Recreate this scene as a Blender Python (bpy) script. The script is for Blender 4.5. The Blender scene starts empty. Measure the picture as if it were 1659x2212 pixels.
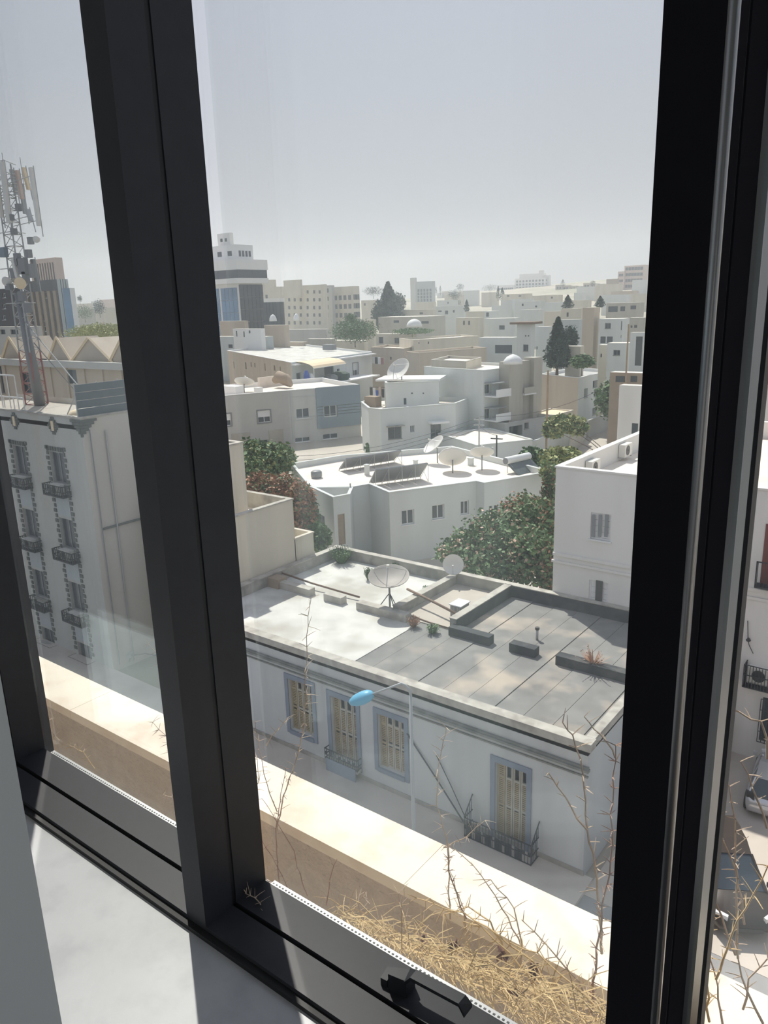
import bpy, bmesh, math, random
from mathutils import Vector, Matrix
R = random.Random(7)
scene = bpy.context.scene
COL = scene.collection
# ------------------------------------------------------------------ camera, sky, sun, exposure
CZ = 17.0                      # eye height above the street (fifth floor)
W, H, F = 1659, 2212, 1661.0
ROT = Matrix(((0.7945880449142002, -0.13570980682590217, 0.5917877045112591),
              (0.6063893753022062, 0.22612395180630376, -0.7623384313676576),
              (-0.030360573117600983, 0.9645987801934941, 0.26196837375758564)))
cam_d = bpy.data.cameras.new('camera'); cam = bpy.data.objects.new('camera', cam_d); COL.objects.link(cam)
cam.matrix_world = Matrix.Translation((0, 0, CZ)) @ ROT.to_4x4()
cam_d.sensor_fit = 'VERTICAL'; cam_d.sensor_height = 36.0; cam_d.lens = 36.0 * F / H
cam_d.clip_start = 0.02; cam_d.clip_end = 5000
scene.camera = cam
vs = scene.view_settings
vs.view_transform = 'Standard'; vs.look = 'None'; vs.gamma = 1.0; vs.use_curve_mapping = False
vs.exposure = 0.34
cy = scene.cycles
cy.max_bounces = 8; cy.transparent_max_bounces = 24; cy.volume_bounces = 1
cy.use_denoising = True; cy.caustics_reflective = False; cy.caustics_refractive = False

wld = bpy.data.worlds.new('hazy_sky'); scene.world = wld; wld.use_nodes = True
wn = wld.node_tree.nodes; wl = wld.node_tree.links
bg = wn['Background']
tc = wn.new('ShaderNodeTexCoord'); sep = wn.new('ShaderNodeSeparateXYZ'); ramp = wn.new('ShaderNodeValToRGB')
wl.new(tc.outputs['Generated'], sep.inputs[0]); wl.new(sep.outputs['Z'], ramp.inputs[0]); wl.new(ramp.outputs[0], bg.inputs[0])
ramp.color_ramp.elements[0].position = 0.0; ramp.color_ramp.elements[0].color = (0.425, 0.435, 0.46, 1)
ramp.color_ramp.elements[1].position = 0.9; ramp.color_ramp.elements[1].color = (0.46, 0.49, 0.60, 1)
e = ramp.color_ramp.elements.new(0.3); e.color = (0.47, 0.49, 0.565, 1)
bg.inputs[1].default_value = 1.0

sun_d = bpy.data.lights.new('sun', 'SUN'); sun_d.energy = 4.6; sun_d.angle = 0.012; sun_d.color = (1.0, 0.95, 0.87)
sun = bpy.data.objects.new('sun', sun_d); COL.objects.link(sun)
SUN = Vector((-0.82 * math.cos(math.radians(53)), 0.57 * math.cos(math.radians(53)), math.sin(math.radians(53)))).normalized()
sun.rotation_euler = SUN.to_track_quat('Z', 'Y').to_euler(); sun.location = SUN * 50 + Vector((0, 0, 40))

# ------------------------------------------------------------------ pixel -> place in the world
def ray(px, py):
    return ROT @ Vector((px - W / 2, -(py - H / 2), -F)).normalized()
def Pz(px, py, z):
    d = ray(px, py); t = (z - CZ) / d.z; return Vector((d.x * t, d.y * t, z))
def Py(px, py, y):
    d = ray(px, py); t = y / d.y; return Vector((d.x * t, y, CZ + d.z * t))
def Px(px, py, x):
    d = ray(px, py); t = x / d.x; return Vector((x, d.y * t, CZ + d.z * t))
def Pd(px, py, r):
    d = ray(px, py); t = r / math.hypot(d.x, d.y); return Vector((d.x * t, d.y * t, CZ + d.z * t))
def Pl(px, py, A, B):
    "point of the pixel's ray on the vertical plane through A, B"
    d = ray(px, py); n = Vector((B[1] - A[1], A[0] - B[0])); t = (n.x * A[0] + n.y * A[1]) / (n.x * d.x + n.y * d.y)
    return Vector((d.x * t, d.y * t, CZ + d.z * t))

# ------------------------------------------------------------------ materials
MATS = {}
def mat(name, col, rough=0.85, var=0.0, scale=3.0, dirt=None, dirt_amt=0.0, dirt_scale=0.6, bump=0.0, metal=0.0, spec=0.5, bscale=None, streak=False):
    m = bpy.data.materials.new(name); m.use_nodes = True; N = m.node_tree.nodes; L = m.node_tree.links
    b = N['Principled BSDF']; b.inputs['Roughness'].default_value = rough; b.inputs['Metallic'].default_value = metal
    b.inputs['Specular IOR Level'].default_value = spec
    c4 = (*col, 1)
    b.inputs['Base Color'].default_value = c4
    geo = N.new('ShaderNodeNewGeometry')
    def noise(sc, det=5):
        n = N.new('ShaderNodeTexNoise'); n.inputs['Scale'].default_value = sc; n.inputs['Detail'].default_value = det
        if streak:
            mp = N.new('ShaderNodeMapping'); mp.inputs['Scale'].default_value = (1, 1, 0.18); L.new(geo.outputs['Position'], mp.inputs[0]); L.new(mp.outputs[0], n.inputs['Vector'])
        else: L.new(geo.outputs['Position'], n.inputs['Vector'])
        return n
    out = None
    if var > 0:
        n = noise(scale); r = N.new('ShaderNodeValToRGB'); L.new(n.outputs['Fac'], r.inputs[0])
        r.color_ramp.elements[0].position = 0.3; r.color_ramp.elements[1].position = 0.7
        r.color_ramp.elements[0].color = (*[c * (1 - var) for c in col], 1); r.color_ramp.elements[1].color = (*[min(1, c * (1 + var * .6)) for c in col], 1)
        out = r.outputs[0]
    if dirt:
        n = noise(dirt_scale, 8); r = N.new('ShaderNodeValToRGB'); L.new(n.outputs['Fac'], r.inputs[0])
        r.color_ramp.elements[0].position = 0.5; r.color_ramp.elements[1].position = 0.68
        r.color_ramp.elements[0].color = (0, 0, 0, 1); r.color_ramp.elements[1].color = (dirt_amt,) * 3 + (1,)
        mx = N.new('ShaderNodeMix'); mx.data_type = 'RGBA'; L.new(r.outputs[0], mx.inputs['Factor'])
        if out: L.new(out, mx.inputs['A'])
        else: mx.inputs['A'].default_value = c4
        mx.inputs['B'].default_value = (*dirt, 1); out = mx.outputs['Result']
    if out: L.new(out, b.inputs['Base Color'])
    if bump > 0:
        n = noise(bscale or scale * 8, 6); bp = N.new('ShaderNodeBump'); bp.inputs['Strength'].default_value = bump; bp.inputs['Distance'].default_value = 0.01
        L.new(n.outputs['Fac'], bp.inputs['Height']); L.new(bp.outputs[0], b.inputs['Normal'])
    MATS[name] = m
    return m
M = mat
W_ = M('white_plaster', (.74, .73, .70), var=.06, scale=1.2, dirt=(.42, .40, .36), dirt_amt=.25, streak=True)
WV = M('villa_white', (.61, .64, .63), var=.05, scale=.8, dirt=(.5, .5, .47), dirt_amt=.2, streak=True)
WO = M('old_white_plaster', (.54, .56, .56), var=.07, scale=1.1, dirt=(.33, .33, .33), dirt_amt=.35, dirt_scale=.9, streak=True, bump=.2)
CR = M('cream_plaster', (.60, .56, .47), var=.06, scale=.8, dirt=(.35, .31, .25), dirt_amt=.3, streak=True)
TN = M('tan_plaster', (.50, .43, .35), var=.06, scale=.7, dirt=(.35, .28, .22), dirt_amt=.25, streak=True)
BG = M('beige_concrete', (.43, .41, .36), var=.08, scale=1.5, dirt=(.33, .30, .26), dirt_amt=.3, streak=True)
GY = M('grey_plaster', (.47, .47, .45), var=.04, scale=1.0)
BP = M('blue_grey_cladding', (.22, .27, .31), var=.04, scale=1.0)
LB = M('left_block_plaster', (.47, .47, .44), var=.06, scale=.7, dirt=(.42, .38, .31), dirt_amt=.35, streak=True)
LBS = M('left_block_plaster_bounce_lit', (.58, .55, .49), var=.06, scale=.7, dirt=(.55, .47, .38), dirt_amt=.4, streak=True)  # same plaster, lightened to paint bounced light onto the side wall
PK = M('pink_plaster', (.60, .48, .42), var=.05)
BR = M('brown_brick_cladding', (.30, .21, .17), var=.1)
DKG = M('dark_grey_cladding', (.10, .10, .11), var=.1)
RW = M('white_roof_coating', (.80, .76, .68), var=.10, scale=1.5, dirt=(.42, .38, .32), dirt_amt=.5, dirt_scale=.5)
RV = M('villa_roof', (.80, .73, .64), var=.06, scale=.8, dirt=(.6, .5, .4), dirt_amt=.3)
RO = M('old_roof_white_coat', (.60, .60, .56), var=.16, scale=.9, dirt=(.40, .38, .33), dirt_amt=.75, dirt_scale=.55, bump=.3)
RG = M('old_roof_grey_felt', (.21, .21, .20), var=.22, scale=1.1, dirt=(.48, .41, .33), dirt_amt=.8, dirt_scale=.45, bump=.3)
RB = M('beige_roof', (.46, .42, .36), var=.1, scale=1.2, dirt=(.3, .28, .24), dirt_amt=.4)
CO = M('weathered_concrete', (.36, .35, .31), var=.2, scale=2.5, dirt=(.16, .16, .15), dirt_amt=.75, dirt_scale=1.3, bump=.4)
CST = M('mould_stained_moulding', (.25, .26, .24), var=.3, scale=2.5, dirt=(.12, .13, .12), dirt_amt=.7, dirt_scale=1.5)
COP = M('weathered_coping', (.46, .44, .39), var=.2, scale=2.5, dirt=(.22, .2, .18), dirt_amt=.6, dirt_scale=1.8, bump=.3)
GL = M('dark_window_glass', (.05, .065, .08), rough=.12, spec=.6)
GB = M('blue_curtain_glass', (.12, .24, .40), rough=.1, spec=.8, var=.3, scale=.12)
GD = M('black_curtain_glass', (.02, .035, .05), rough=.15, spec=.7, var=.3, scale=.3)
SH = M('white_shutter_paint', (.72, .73, .73), rough=.6)
SY = M('yellowed_shutter_wood', (.38, .31, .19), rough=.7, var=.15, scale=4)
SB = M('blue_grey_surround', (.22, .26, .32), var=.1, scale=2)
FR = M('grey_window_frame', (.22, .23, .24), rough=.5)
IR = M('black_wrought_iron', (.04, .045, .05), rough=.6)
GS = M('galvanised_steel', (.42, .43, .43), rough=.45, metal=.6)
RS = M('rusty_steel', (.20, .13, .09), rough=.8, var=.3, scale=6)
DW = M('dish_white', (.66, .65, .62), rough=.5, var=.05, scale=2)
DG = M('dish_grey', (.33, .31, .28), rough=.6, var=.12, scale=2)
ACW = M('air_conditioner_white', (.68, .67, .62), rough=.5)
DK = M('dark_plastic', (.05, .05, .05), rough=.5)
RD = M('red_mast_paint', (.34, .16, .15), rough=.6)
AW = M('cream_awning_cloth', (.80, .66, .46), rough=.9)
WD = M('wood_pole', (.36, .26, .16), rough=.8, var=.2, scale=3)
BK = M('tree_bark', (.16, .12, .09), rough=.9, var=.2)
LG = M('leaf_green', (.13, .21, .09), rough=.7, var=.5, scale=1.2)
LY = M('leaf_yellow_green', (.36, .38, .15), rough=.7, var=.4, scale=1.2)
LD = M('leaf_dark', (.05, .09, .065), rough=.75, var=.4, scale=.5)
LR = M('leaf_rust', (.40, .22, .13), rough=.75, var=.4, scale=1.2)
BL = M('orange_blossom', (.62, .24, .16), rough=.7, var=.3, scale=3)
BLP = M('dried_pink_blossom', (.62, .42, .32), rough=.7, var=.3, scale=3)
GR = M('ground_dust', (.50, .46, .40), var=.12, scale=.4, dirt=(.28, .26, .2), dirt_amt=.5, dirt_scale=.1)
HI = M('hillside_ground', (.40, .37, .30), var=.15, scale=.05, dirt=(.16, .19, .10), dirt_amt=.7, dirt_scale=.03)
AS = M('asphalt', (.30, .30, .30), var=.12, scale=1.0, dirt=(.4, .38, .34), dirt_amt=.4, dirt_scale=.5)
YR = M('yard_concrete', (.56, .51, .45), var=.1, scale=.7, dirt=(.36, .32, .28), dirt_amt=.5, dirt_scale=.4)
ALM = M('anthracite_aluminium_matt', (.020, .020, .024), rough=.8, spec=.0)
ALU = M('anthracite_aluminium', (.040, .041, .047), rough=.42, spec=.22, var=.06, scale=40)
ALG = M('anthracite_aluminium_gloss', (.028, .030, .035), rough=.35, spec=.3)
GK = M('black_gasket', (.010, .010, .012), rough=.6)
SP = M('perforated_spacer_metal', (.42, .42, .42), rough=.3, metal=.8)
MB_ = M('grey_marble', (.50, .51, .53), rough=.42, var=.07, scale=9, dirt=(.36, .37, .40), dirt_amt=.55, dirt_scale=14, bump=.02)
FLASH = M('black_bitumen_flashing', (.045, .05, .055), rough=.9, var=.25, scale=3, dirt=(.12, .12, .11), dirt_amt=.5, dirt_scale=2)
ANOD = M('polished_anodised_bead', (.24, .245, .25), rough=.3, metal=.85)
CAPM = M('travertine_cap', (.90, .82, .68), rough=.7, var=.04, scale=6, dirt=(.70, .52, .40), dirt_amt=.55, dirt_scale=9, bump=.1)
STU = M('sandy_stucco', (.62, .54, .46), rough=.95, var=.1, scale=20, bump=1.0, bscale=90)
PNT = M('interior_grey_paint', (.46, .465, .46), rough=.8)
DRP = M('pale_turquoise_fill_paint', (.55, .72, .74), rough=.6)
PNL = M('pale_partition_paint', (.58, .61, .61), rough=.8)
FLM = M('interior_floor_tile', (.45, .43, .40), rough=.4)
ST = M('straw', (.70, .52, .27), rough=.8, var=.3, scale=30)
ST2 = M('pale_dry_twig', (.56, .44, .33), rough=.8, var=.3, scale=30)
ST3 = M('red_brown_twig', (.36, .22, .16), rough=.8, var=.3, scale=30)
DLF = M('dead_leaf', (.22, .11, .08), rough=.8, var=.4, scale=60)
LMB = M('lamp_blue_cover', (.12, .42, .62), rough=.45)
LAMP = M('lamp_pole_grey', (.38, .41, .42), rough=.5)
SIL = M('car_silver_paint', (.60, .61, .62), rough=.25, metal=.5)
BKP = M('car_black_paint', (.045, .035, .03), rough=.3)
SHG = M('shutter_greyed_wood', (.42, .40, .34), rough=.7, var=.1, scale=4)
BLU = M('blue_cloth', (.07, .12, .40))
PV = M('solar_panel_glass', (.10, .12, .12), rough=.2, spec=.7, var=.2, scale=3)
YLW = M('yellow_plate', (.60, .5, .2))
BRN = M('old_brown_render', (.34, .27, .20), var=.12, scale=.8)
TEAL = M('pale_blue_panel', (.43, .47, .48), var=.04)
DKB = M('dark_toothed_brick', (.13, .14, .13), var=.3, scale=6)
SIGN = M('blue_grey_sheet', (.11, .14, .16), rough=.6, var=.1, scale=3)
REDB = M('dark_red_shutter', (.18, .07, .06))

# glass pane: clear, lightly dusty
def glass(name, tint, dust):
    m = bpy.data.materials.new(name); m.use_nodes = True; N = m.node_tree.nodes; L = m.node_tree.links
    N.remove(N['Principled BSDF']); o = N['Material Output']
    tr = N.new('ShaderNodeBsdfTransparent'); tr.inputs[0].default_value = (*tint, 1)
    gl = N.new('ShaderNodeBsdfGlossy'); gl.inputs['Roughness'].default_value = 0.0; gl.inputs[0].default_value = (.85, 1, 1, 1)
    fr = N.new('ShaderNodeFresnel'); gf = N.new('ShaderNodeNewGeometry'); io = N.new('ShaderNodeMapRange'); io.inputs[3].default_value = 1.45; io.inputs[4].default_value = 1 / 1.45
    L.new(gf.outputs['Backfacing'], io.inputs[0]); L.new(io.outputs[0], fr.inputs[0])
    ms = N.new('ShaderNodeMixShader'); L.new(fr.outputs[0], ms.inputs[0]); L.new(tr.outputs[0], ms.inputs[1]); L.new(gl.outputs[0], ms.inputs[2])
    tl = N.new('ShaderNodeBsdfTranslucent'); tl.inputs[0].default_value = (.75, .8, .85, 1)
    geo = N.new('ShaderNodeNewGeometry'); n = N.new('ShaderNodeTexNoise'); n.inputs['Scale'].default_value = 4; n.inputs['Detail'].default_value = 6; L.new(geo.outputs['Position'], n.inputs['Vector'])
    n2 = N.new('ShaderNodeTexNoise'); n2.inputs['Scale'].default_value = 420; n2.inputs['Detail'].default_value = 1; L.new(geo.outputs['Position'], n2.inputs['Vector'])
    r2 = N.new('ShaderNodeMapRange'); r2.inputs[1].default_value = .70; r2.inputs[2].default_value = .78; r2.inputs[3].default_value = 0; r2.inputs[4].default_value = .012; L.new(n2.outputs['Fac'], r2.inputs[0])
    mr = N.new('ShaderNodeMapRange'); mr.inputs[1].default_value = .3; mr.inputs[2].default_value = .75; mr.inputs[3].default_value = dust * .6; mr.inputs[4].default_value = dust * 1.5; L.new(n.outputs['Fac'], mr.inputs[0])
    ad = N.new('ShaderNodeMath'); ad.operation = 'ADD'; L.new(mr.outputs[0], ad.inputs[0]); L.new(r2.outputs[0], ad.inputs[1])
    m2 = N.new('ShaderNodeMixShader'); L.new(ad.outputs[0], m2.inputs[0]); L.new(ms.outputs[0], m2.inputs[1]); L.new(tl.outputs[0], m2.inputs[2])
    L.new(m2.outputs[0], o.inputs[0]); return m
GP1 = glass('dusty_window_glass', (.972, .978, .976), .014)
GP2 = glass('cleaner_window_glass', (.986, .984, .980), .006)

# ------------------------------------------------------------------ mesh and object helpers
OFF = {}
class MB:
    def __init__(s): s.v = []; s.f = []
    def quad(s, *p):
        i = len(s.v); s.v += [tuple(q) for q in p]; s.f.append(tuple(range(i, i + len(p)))); return s
    def box(s, x0, y0, z0, x1, y1, z1):
        return s.hexa([(x0, y0), (x1, y0), (x1, y1), (x0, y1)], z0, z1)
    def hexa(s, poly, z0, z1):
        n = len(poly); i = len(s.v)
        s.v += [(p[0], p[1], z0) for p in poly] + [(p[0], p[1], z1) for p in poly]
        s.f.append(tuple(i + k for k in reversed(range(n)))); s.f.append(tuple(i + n + k for k in range(n)))
        for k in range(n): s.f.append((i + k, i + (k + 1) % n, i + n + (k + 1) % n, i + n + k))
        return s
    def obox(s, c, u, v, w):
        "box from its centre and three half-axis vectors"
        c, u, v, w = map(Vector, (c, u, v, w)); i = len(s.v)
        for sz in (-1, 1):
            for a, b in ((-1, -1), (1, -1), (1, 1), (-1, 1)): s.v.append(tuple(c + u * a + v * b + w * sz))
        for q in ((3, 2, 1, 0), (4, 5, 6, 7), (0, 1, 5, 4), (1, 2, 6, 5), (2, 3, 7, 6), (3, 0, 4, 7)): s.f.append(tuple(i + k for k in q))
        return s
    def tube(s, pts, r, n=6, cap=True):
        pts = [Vector(p) for p in pts]; m = len(pts); rs = r if isinstance(r, (list, tuple)) else [r] * m
        i0 = len(s.v)
        for k, p in enumerate(pts):
            d = (pts[min(k + 1, m - 1)] - pts[max(k - 1, 0)]).normalized()
            a = d.cross(Vector((0, 0, 1)) if abs(d.z) < .9 else Vector((1, 0, 0))).normalized(); b = d.cross(a)
            for j in range(n):
                t = 2 * math.pi * j / n; s.v.append(tuple(p + (a * math.cos(t) + b * math.sin(t)) * rs[k]))
        for k in range(m - 1):
            for j in range(n):
                a = i0 + k * n + j; b = i0 + k * n + (j + 1) % n; s.f.append((a, b, b + n, a + n))
        if cap:
            s.f.append(tuple(i0 + j for j in reversed(range(n)))); s.f.append(tuple(i0 + (m - 1) * n + j for j in range(n)))
        return s
    def lathe(s, prof, mtx, n=28):
        "profile of (radius, height) turned about local z, placed by mtx"
        i0 = len(s.v); k = len(prof)
        for r, h in prof:
            for j in range(n):
                t = 2 * math.pi * j / n; s.v.append(tuple(mtx @ Vector((r * math.cos(t), r * math.sin(t), h))))
        for a in range(k - 1):
            for j in range(n):
                p = i0 + a * n + j; q = i0 + a * n + (j + 1) % n; s.f.append((p, q, q + n, p + n))
        s.f.append(tuple(i0 + j for j in reversed(range(n)))); s.f.append(tuple(i0 + (k - 1) * n + j for j in range(n)))
        return s
    def build(s, name, m, parent=None, label=None, smooth=False):
        o_ = OFF[parent] if parent is not None else Vector((0, 0, 0))
        me = bpy.data.meshes.new(name)
        me.from_pydata([(v[0] - o_.x, v[1] - o_.y, v[2] - o_.z) for v in s.v], [], s.f); me.update()
        me.materials.append(m)
        if smooth: me.polygons.foreach_set('use_smooth', [True] * len(me.polygons))
        ob = bpy.data.objects.new(name, me); COL.objects.link(ob)
        if parent is not None: ob.parent = parent
        OFF[ob] = o_
        if label: ob['label'] = label
        return ob
def root(name, label, cat, loc, group=None):
    o = bpy.data.objects.new(name, None); COL.objects.link(o); o.location = loc; OFF[o] = Vector(loc)
    o['label'] = label; o['category'] = cat
    if group: o['group'] = group
    return o
def tag(o, label, cat, group=None):
    o['label'] = label; o['category'] = cat
    if group: o['group'] = group
    return o
def recentre(ob):
    "put a single-mesh thing's origin at its base"
    me = ob.data; vs_ = [v.co for v in me.vertices]
    c = Vector((sum(v.x for v in vs_) / len(vs_), sum(v.y for v in vs_) / len(vs_), min(v.z for v in vs_)))
    me.transform(Matrix.Translation(-c)); ob.location = c; OFF[ob] = c
    return ob
def struct(ob, label=None):
    ob['kind'] = 'structure'
    if label: ob['label'] = label
    return ob
def inset(poly, d):
    n = len(poly); out = []
    for i in range(n):
        p0, p1, p2 = Vector(poly[i - 1][:2]), Vector(poly[i][:2]), Vector(poly[(i + 1) % n][:2])
        a = (p1 - p0).normalized(); b = (p2 - p1).normalized()
        na = Vector((-a.y, a.x)); nb = Vector((-b.y, b.x)); k = 1 + na.dot(nb)
        out.append(p1 + (na + nb) * (d / max(k, .3)))
    return out
def slab(mb, A, B, s0, s1, z0, z1, d0, d1):
    "box on the facade A-B: s along it (m), z up, d outward from the wall"
    A = Vector(A[:2]); B = Vector(B[:2]); u = (B - A).normalized(); n = Vector((u.y, -u.x))
    p = [A + u * s0 + n * d1, A + u * s1 + n * d1, A + u * s1 + n * d0, A + u * s0 + n * d0]
    return mb.hexa(p, z0, z1)
def facade(mb, A, B, z0, z1, holes, dep):
    A = Vector(A[:2]); B = Vector(B[:2]); Lh = (B - A).length; u = (B - A) / Lh; n = Vector((u.y, -u.x))
    P = lambda s, z, d=0: (A.x + u.x * s - n.x * d, A.y + u.y * s - n.y * d, z)
    hs = [(max(.02, a), min(Lh - .02, b), max(z0 + .02, c), min(z1 - .02, d)) for a, b, c, d in holes]
    S = sorted({0, Lh, *[h[0] for h in hs], *[h[1] for h in hs]}); Z = sorted({z0, z1, *[h[2] for h in hs], *[h[3] for h in hs]})
    for i in range(len(S) - 1):
        run = None
        for j in range(len(Z) - 1):
            cs, cz = (S[i] + S[i + 1]) / 2, (Z[j] + Z[j + 1]) / 2
            if any(h[0] < cs < h[1] and h[2] < cz < h[3] for h in hs):
                if run is not None: mb.quad(P(S[i], run), P(S[i + 1], run), P(S[i + 1], Z[j]), P(S[i], Z[j])); run = None
            elif run is None: run = Z[j]
        if run is not None: mb.quad(P(S[i], run), P(S[i + 1], run), P(S[i + 1], z1), P(S[i], z1))
    for a, b, c, d in hs:
        mb.quad(P(a, c), P(b, c), P(b, c, dep), P(a, c, dep)); mb.quad(P(a, d, dep), P(b, d, dep), P(b, d), P(a, d))
        mb.quad(P(a, c, dep), P(a, d, dep), P(a, d), P(a, c)); mb.quad(P(b, c), P(b, d), P(b, d, dep), P(b, c, dep))
        mb.quad(P(a, c, dep), P(b, c, dep), P(b, d, dep), P(a, d, dep))
def terrain(x, y):
    r = math.hypot(x, y); az = math.degrees(math.atan2(x, y))
    t = min(1, max(0, (az + 40) / 20)); h = max(0, r - 110) * .034 * (1 + .75 * t)
    if r > 620: h -= (r - 620) * .030 * (1 + .75 * t)
    return h
WIN = 0
def window(rt, A, B, s0, s1, z0, z1, style, dep):
    "one window set in its recess: frame with panes; s along the facade A-B"
    a, b, c, d = s0, s1, z0, z1
    if style == 'tiny':
        slab(MB(), A, B, a, b, c, d, -dep + .005, -dep + .05).build('window', GL, rt); return
    fm = {'white': SH, 'grey': FR, 'surround': SH, 'shut': SH, 'door': BRN, 'yellow': SY}.get(style, FR)
    m = MB(); t = min(.07, (b - a) * .12)
    slab(m, A, B, a, a + t, c, d, -dep, -dep + .07); slab(m, A, B, b - t, b, c, d, -dep, -dep + .07)
    slab(m, A, B, a + t, b - t, c, c + t, -dep, -dep + .07); slab(m, A, B, a + t, b - t, d - t, d, -dep, -dep + .07)
    mid = (a + b) / 2
    slab(m, A, B, mid - t / 2, mid + t / 2, c + t, d - t, -dep, -dep + .06)
    f = m.build('window', fm, rt)
    for p, q in ((a + t, mid - t / 2), (mid + t / 2, b - t)):
        zz = c + t; zt = d - t
        if style in ('shut', 'door'): zt = zz
        elif style == 'surround': zt = c + (d - c) * .45
        if zt > zz + .05: slab(MB(), A, B, p, q, zz, zt, -dep + .005, -dep + .03).build('pane', GL, f)
        if zt < d - t - .05:
            mm = MB(); k = max(3, int((d - t - zt) / .22)); hh = (d - t - zt) / k
            for j in range(k): slab(mm, A, B, p, q, zt + j * hh + .01, zt + (j + 1) * hh, -dep + .02, -dep + .055)
            mm.build('roller_shutter', BRN if style == 'door' else SH, f)
    if style == 'surround':
        g = MB(); w = .14
        slab(g, A, B, a - w, a, c - w, d + w, 0, .06); slab(g, A, B, b, b + w, c - w, d + w, 0, .06); slab(g, A, B, a, b, c - w, c, 0, .08); slab(g, A, B, a, b, d, d + w, 0, .06)
        g.build('window_surround', FR, f)
    elif d - c > .5 and style != 'door':
        slab(MB(), A, B, a - .06, b + .06, c - .06, c, -.02, .08).build('sill', fm if fm is not FR else CO, f)
def bldg(name, label, poly, z0, z1, m, wins=(), par=.5, roof=None, mats=None, dep=.12, grid=(), cat='building', thick=.22, rt=None, coping=None):
    """prism building on its own footprint (counter-clockwise from above); wins: (face, px0, py0, px1, py1, style)
    read off the photograph and carried onto that wall; grid: (face, n, rows, w, h, z_first, dz, style[, s0, s1])"""
    poly = [Vector(p[:2]) for p in poly]; n = len(poly)
    cx = sum(p.x for p in poly) / n; cyy = sum(p.y for p in poly) / n
    if rt is None: rt = root(name, label, cat, (cx, cyy, z0))
    for i in range(n):
        A, B = poly[i], poly[(i + 1) % n]; Lh = (B - A).length; u = (B - A) / Lh; hs = []
        for w in wins:
            if w[0] != i: continue
            p = Pl(w[1], w[2], A, B); q = Pl(w[3], w[4], A, B)
            s = sorted(((Vector(p[:2]) - A).dot(u), (Vector(q[:2]) - A).dot(u))); zz = sorted((p.z, q.z))
            hs.append((max(.15, s[0]), min(Lh - .15, s[1]), max(z0 + .1, zz[0]), min(z1 - .15, zz[1]), w[5]))
        for g in grid:
            if g[0] != i: continue
            s0, s1 = (g[8], g[9]) if len(g) > 8 else (.6, Lh - .6)
            for c in range(g[1]):
                for r_ in range(g[2]):
                    sc = s0 + (s1 - s0) * (c + .5) / g[1]; zc = g[5] + r_ * g[6]
                    hs.append((sc - g[3] / 2, sc + g[3] / 2, zc, zc + g[4], g[7]))
        hs = [h for h in hs if h[1] - h[0] > .1 and h[3] - h[2] > .1 and h[3] < z1 - .1 and h[2] > z0]
        mb = MB(); facade(mb, A, B, z0, z1, [h[:4] for h in hs], dep); mb.build('wall', (mats or {}).get(i, m), rt)
        for h in hs: window(rt, A, B, *h[:4], h[4], dep)
    rz = z1 - par; q = inset(poly, thick)
    MB().quad(*[(p.x, p.y, rz) for p in (q if par > .05 else poly)]).build('roof', roof or RW, rt) if par <= .05 else MB().hexa(inset(poly, .03), rz - .12, rz).build('roof', roof or RW, rt)
    if par > .05:
        mb = MB(); o2 = inset(poly, -.04)
        for i in range(n):
            a, b, c, d = poly[i], poly[(i + 1) % n], q[(i + 1) % n], q[i]
            mb.quad((c.x, c.y, rz), (d.x, d.y, rz), (d.x, d.y, z1), (c.x, c.y, z1))
            oa, ob_ = o2[i], o2[(i + 1) % n]
            mb.quad((oa.x, oa.y, z1 + .03), (ob_.x, ob_.y, z1 + .03), (c.x, c.y, z1 + .03), (d.x, d.y, z1 + .03))
            mb.quad((oa.x, oa.y, z1 - .04), (ob_.x, ob_.y, z1 - .04), (ob_.x, ob_.y, z1 + .03), (oa.x, oa.y, z1 + .03))
            mb.quad((d.x, d.y, z1), (c.x, c.y, z1), (c.x, c.y, z1 + .03), (d.x, d.y, z1 + .03))
        mb.build('parapet', coping or m, rt)
    return rt
def box3(L, C, R_, z):
    l, c, r = Pz(*L, z), Pz(*C, z), Pz(*R_, z); return [l, c, r, l + r - c]
def box2(L, R_, z, depth):
    l, r = Pz(*L, z), Pz(*R_, z); u = (r - l).normalized(); n = Vector((-u.y, u.x, 0)) * depth; return [l, r, r + n, l + n]
def far(xL, xC, xR, yt, r):
    "axis-aligned block whose near corner stands at pixel (xC, yt) at range r; returns footprint, top height"
    C = Pd(xC, yt, r); dl = ray(xL, yt); dr = ray(xR, yt)
    L = Vector((dl.x / dl.y * C.y, C.y)); R2 = Vector((C.x, C.x / (dr.x / dr.y)))
    if R2.y - C.y < 1: R2.y = C.y + 1
    if R2.y - C.y > 60: R2.y = C.y + 60
    return [L, Vector((C.x, C.y)), R2, Vector((L.x, R2.y))], C.z

# ------------------------------------------------------------------ the setting: ground, streets, room, window
def terrain_mesh():
    m = MB(); azs = [a for a in range(-80, 31, 5)]; rs = [2, 40, 80, 110, 140, 180, 230, 290, 360, 440, 530, 620, 720, 900, 1200, 1800, 2600]
    for r in rs:
        for a in azs:
            x, y = r * math.sin(math.radians(a)), r * math.cos(math.radians(a)); m.v.append((x, y, terrain(x, y) - .02))
    n = len(azs)
    for i in range(len(rs) - 1):
        for j in range(n - 1):
            k = i * n + j; m.f.append((k, k + 1, k + n + 1, k + n))
    return m
terrain_o = struct(terrain_mesh().build('ground', HI, smooth=True), 'dusty ground rising to the hill behind the town')
struct(MB().box(-60, 1.4, -.3, 40, 18.3, .0).build('street', AS), 'asphalt street between the window and the old building')
struct(MB().box(-60, 17.3, -.2, -7.2, 18.95, .12).build('sidewalk', YR), 'pale pavement at the foot of the old building')
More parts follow.
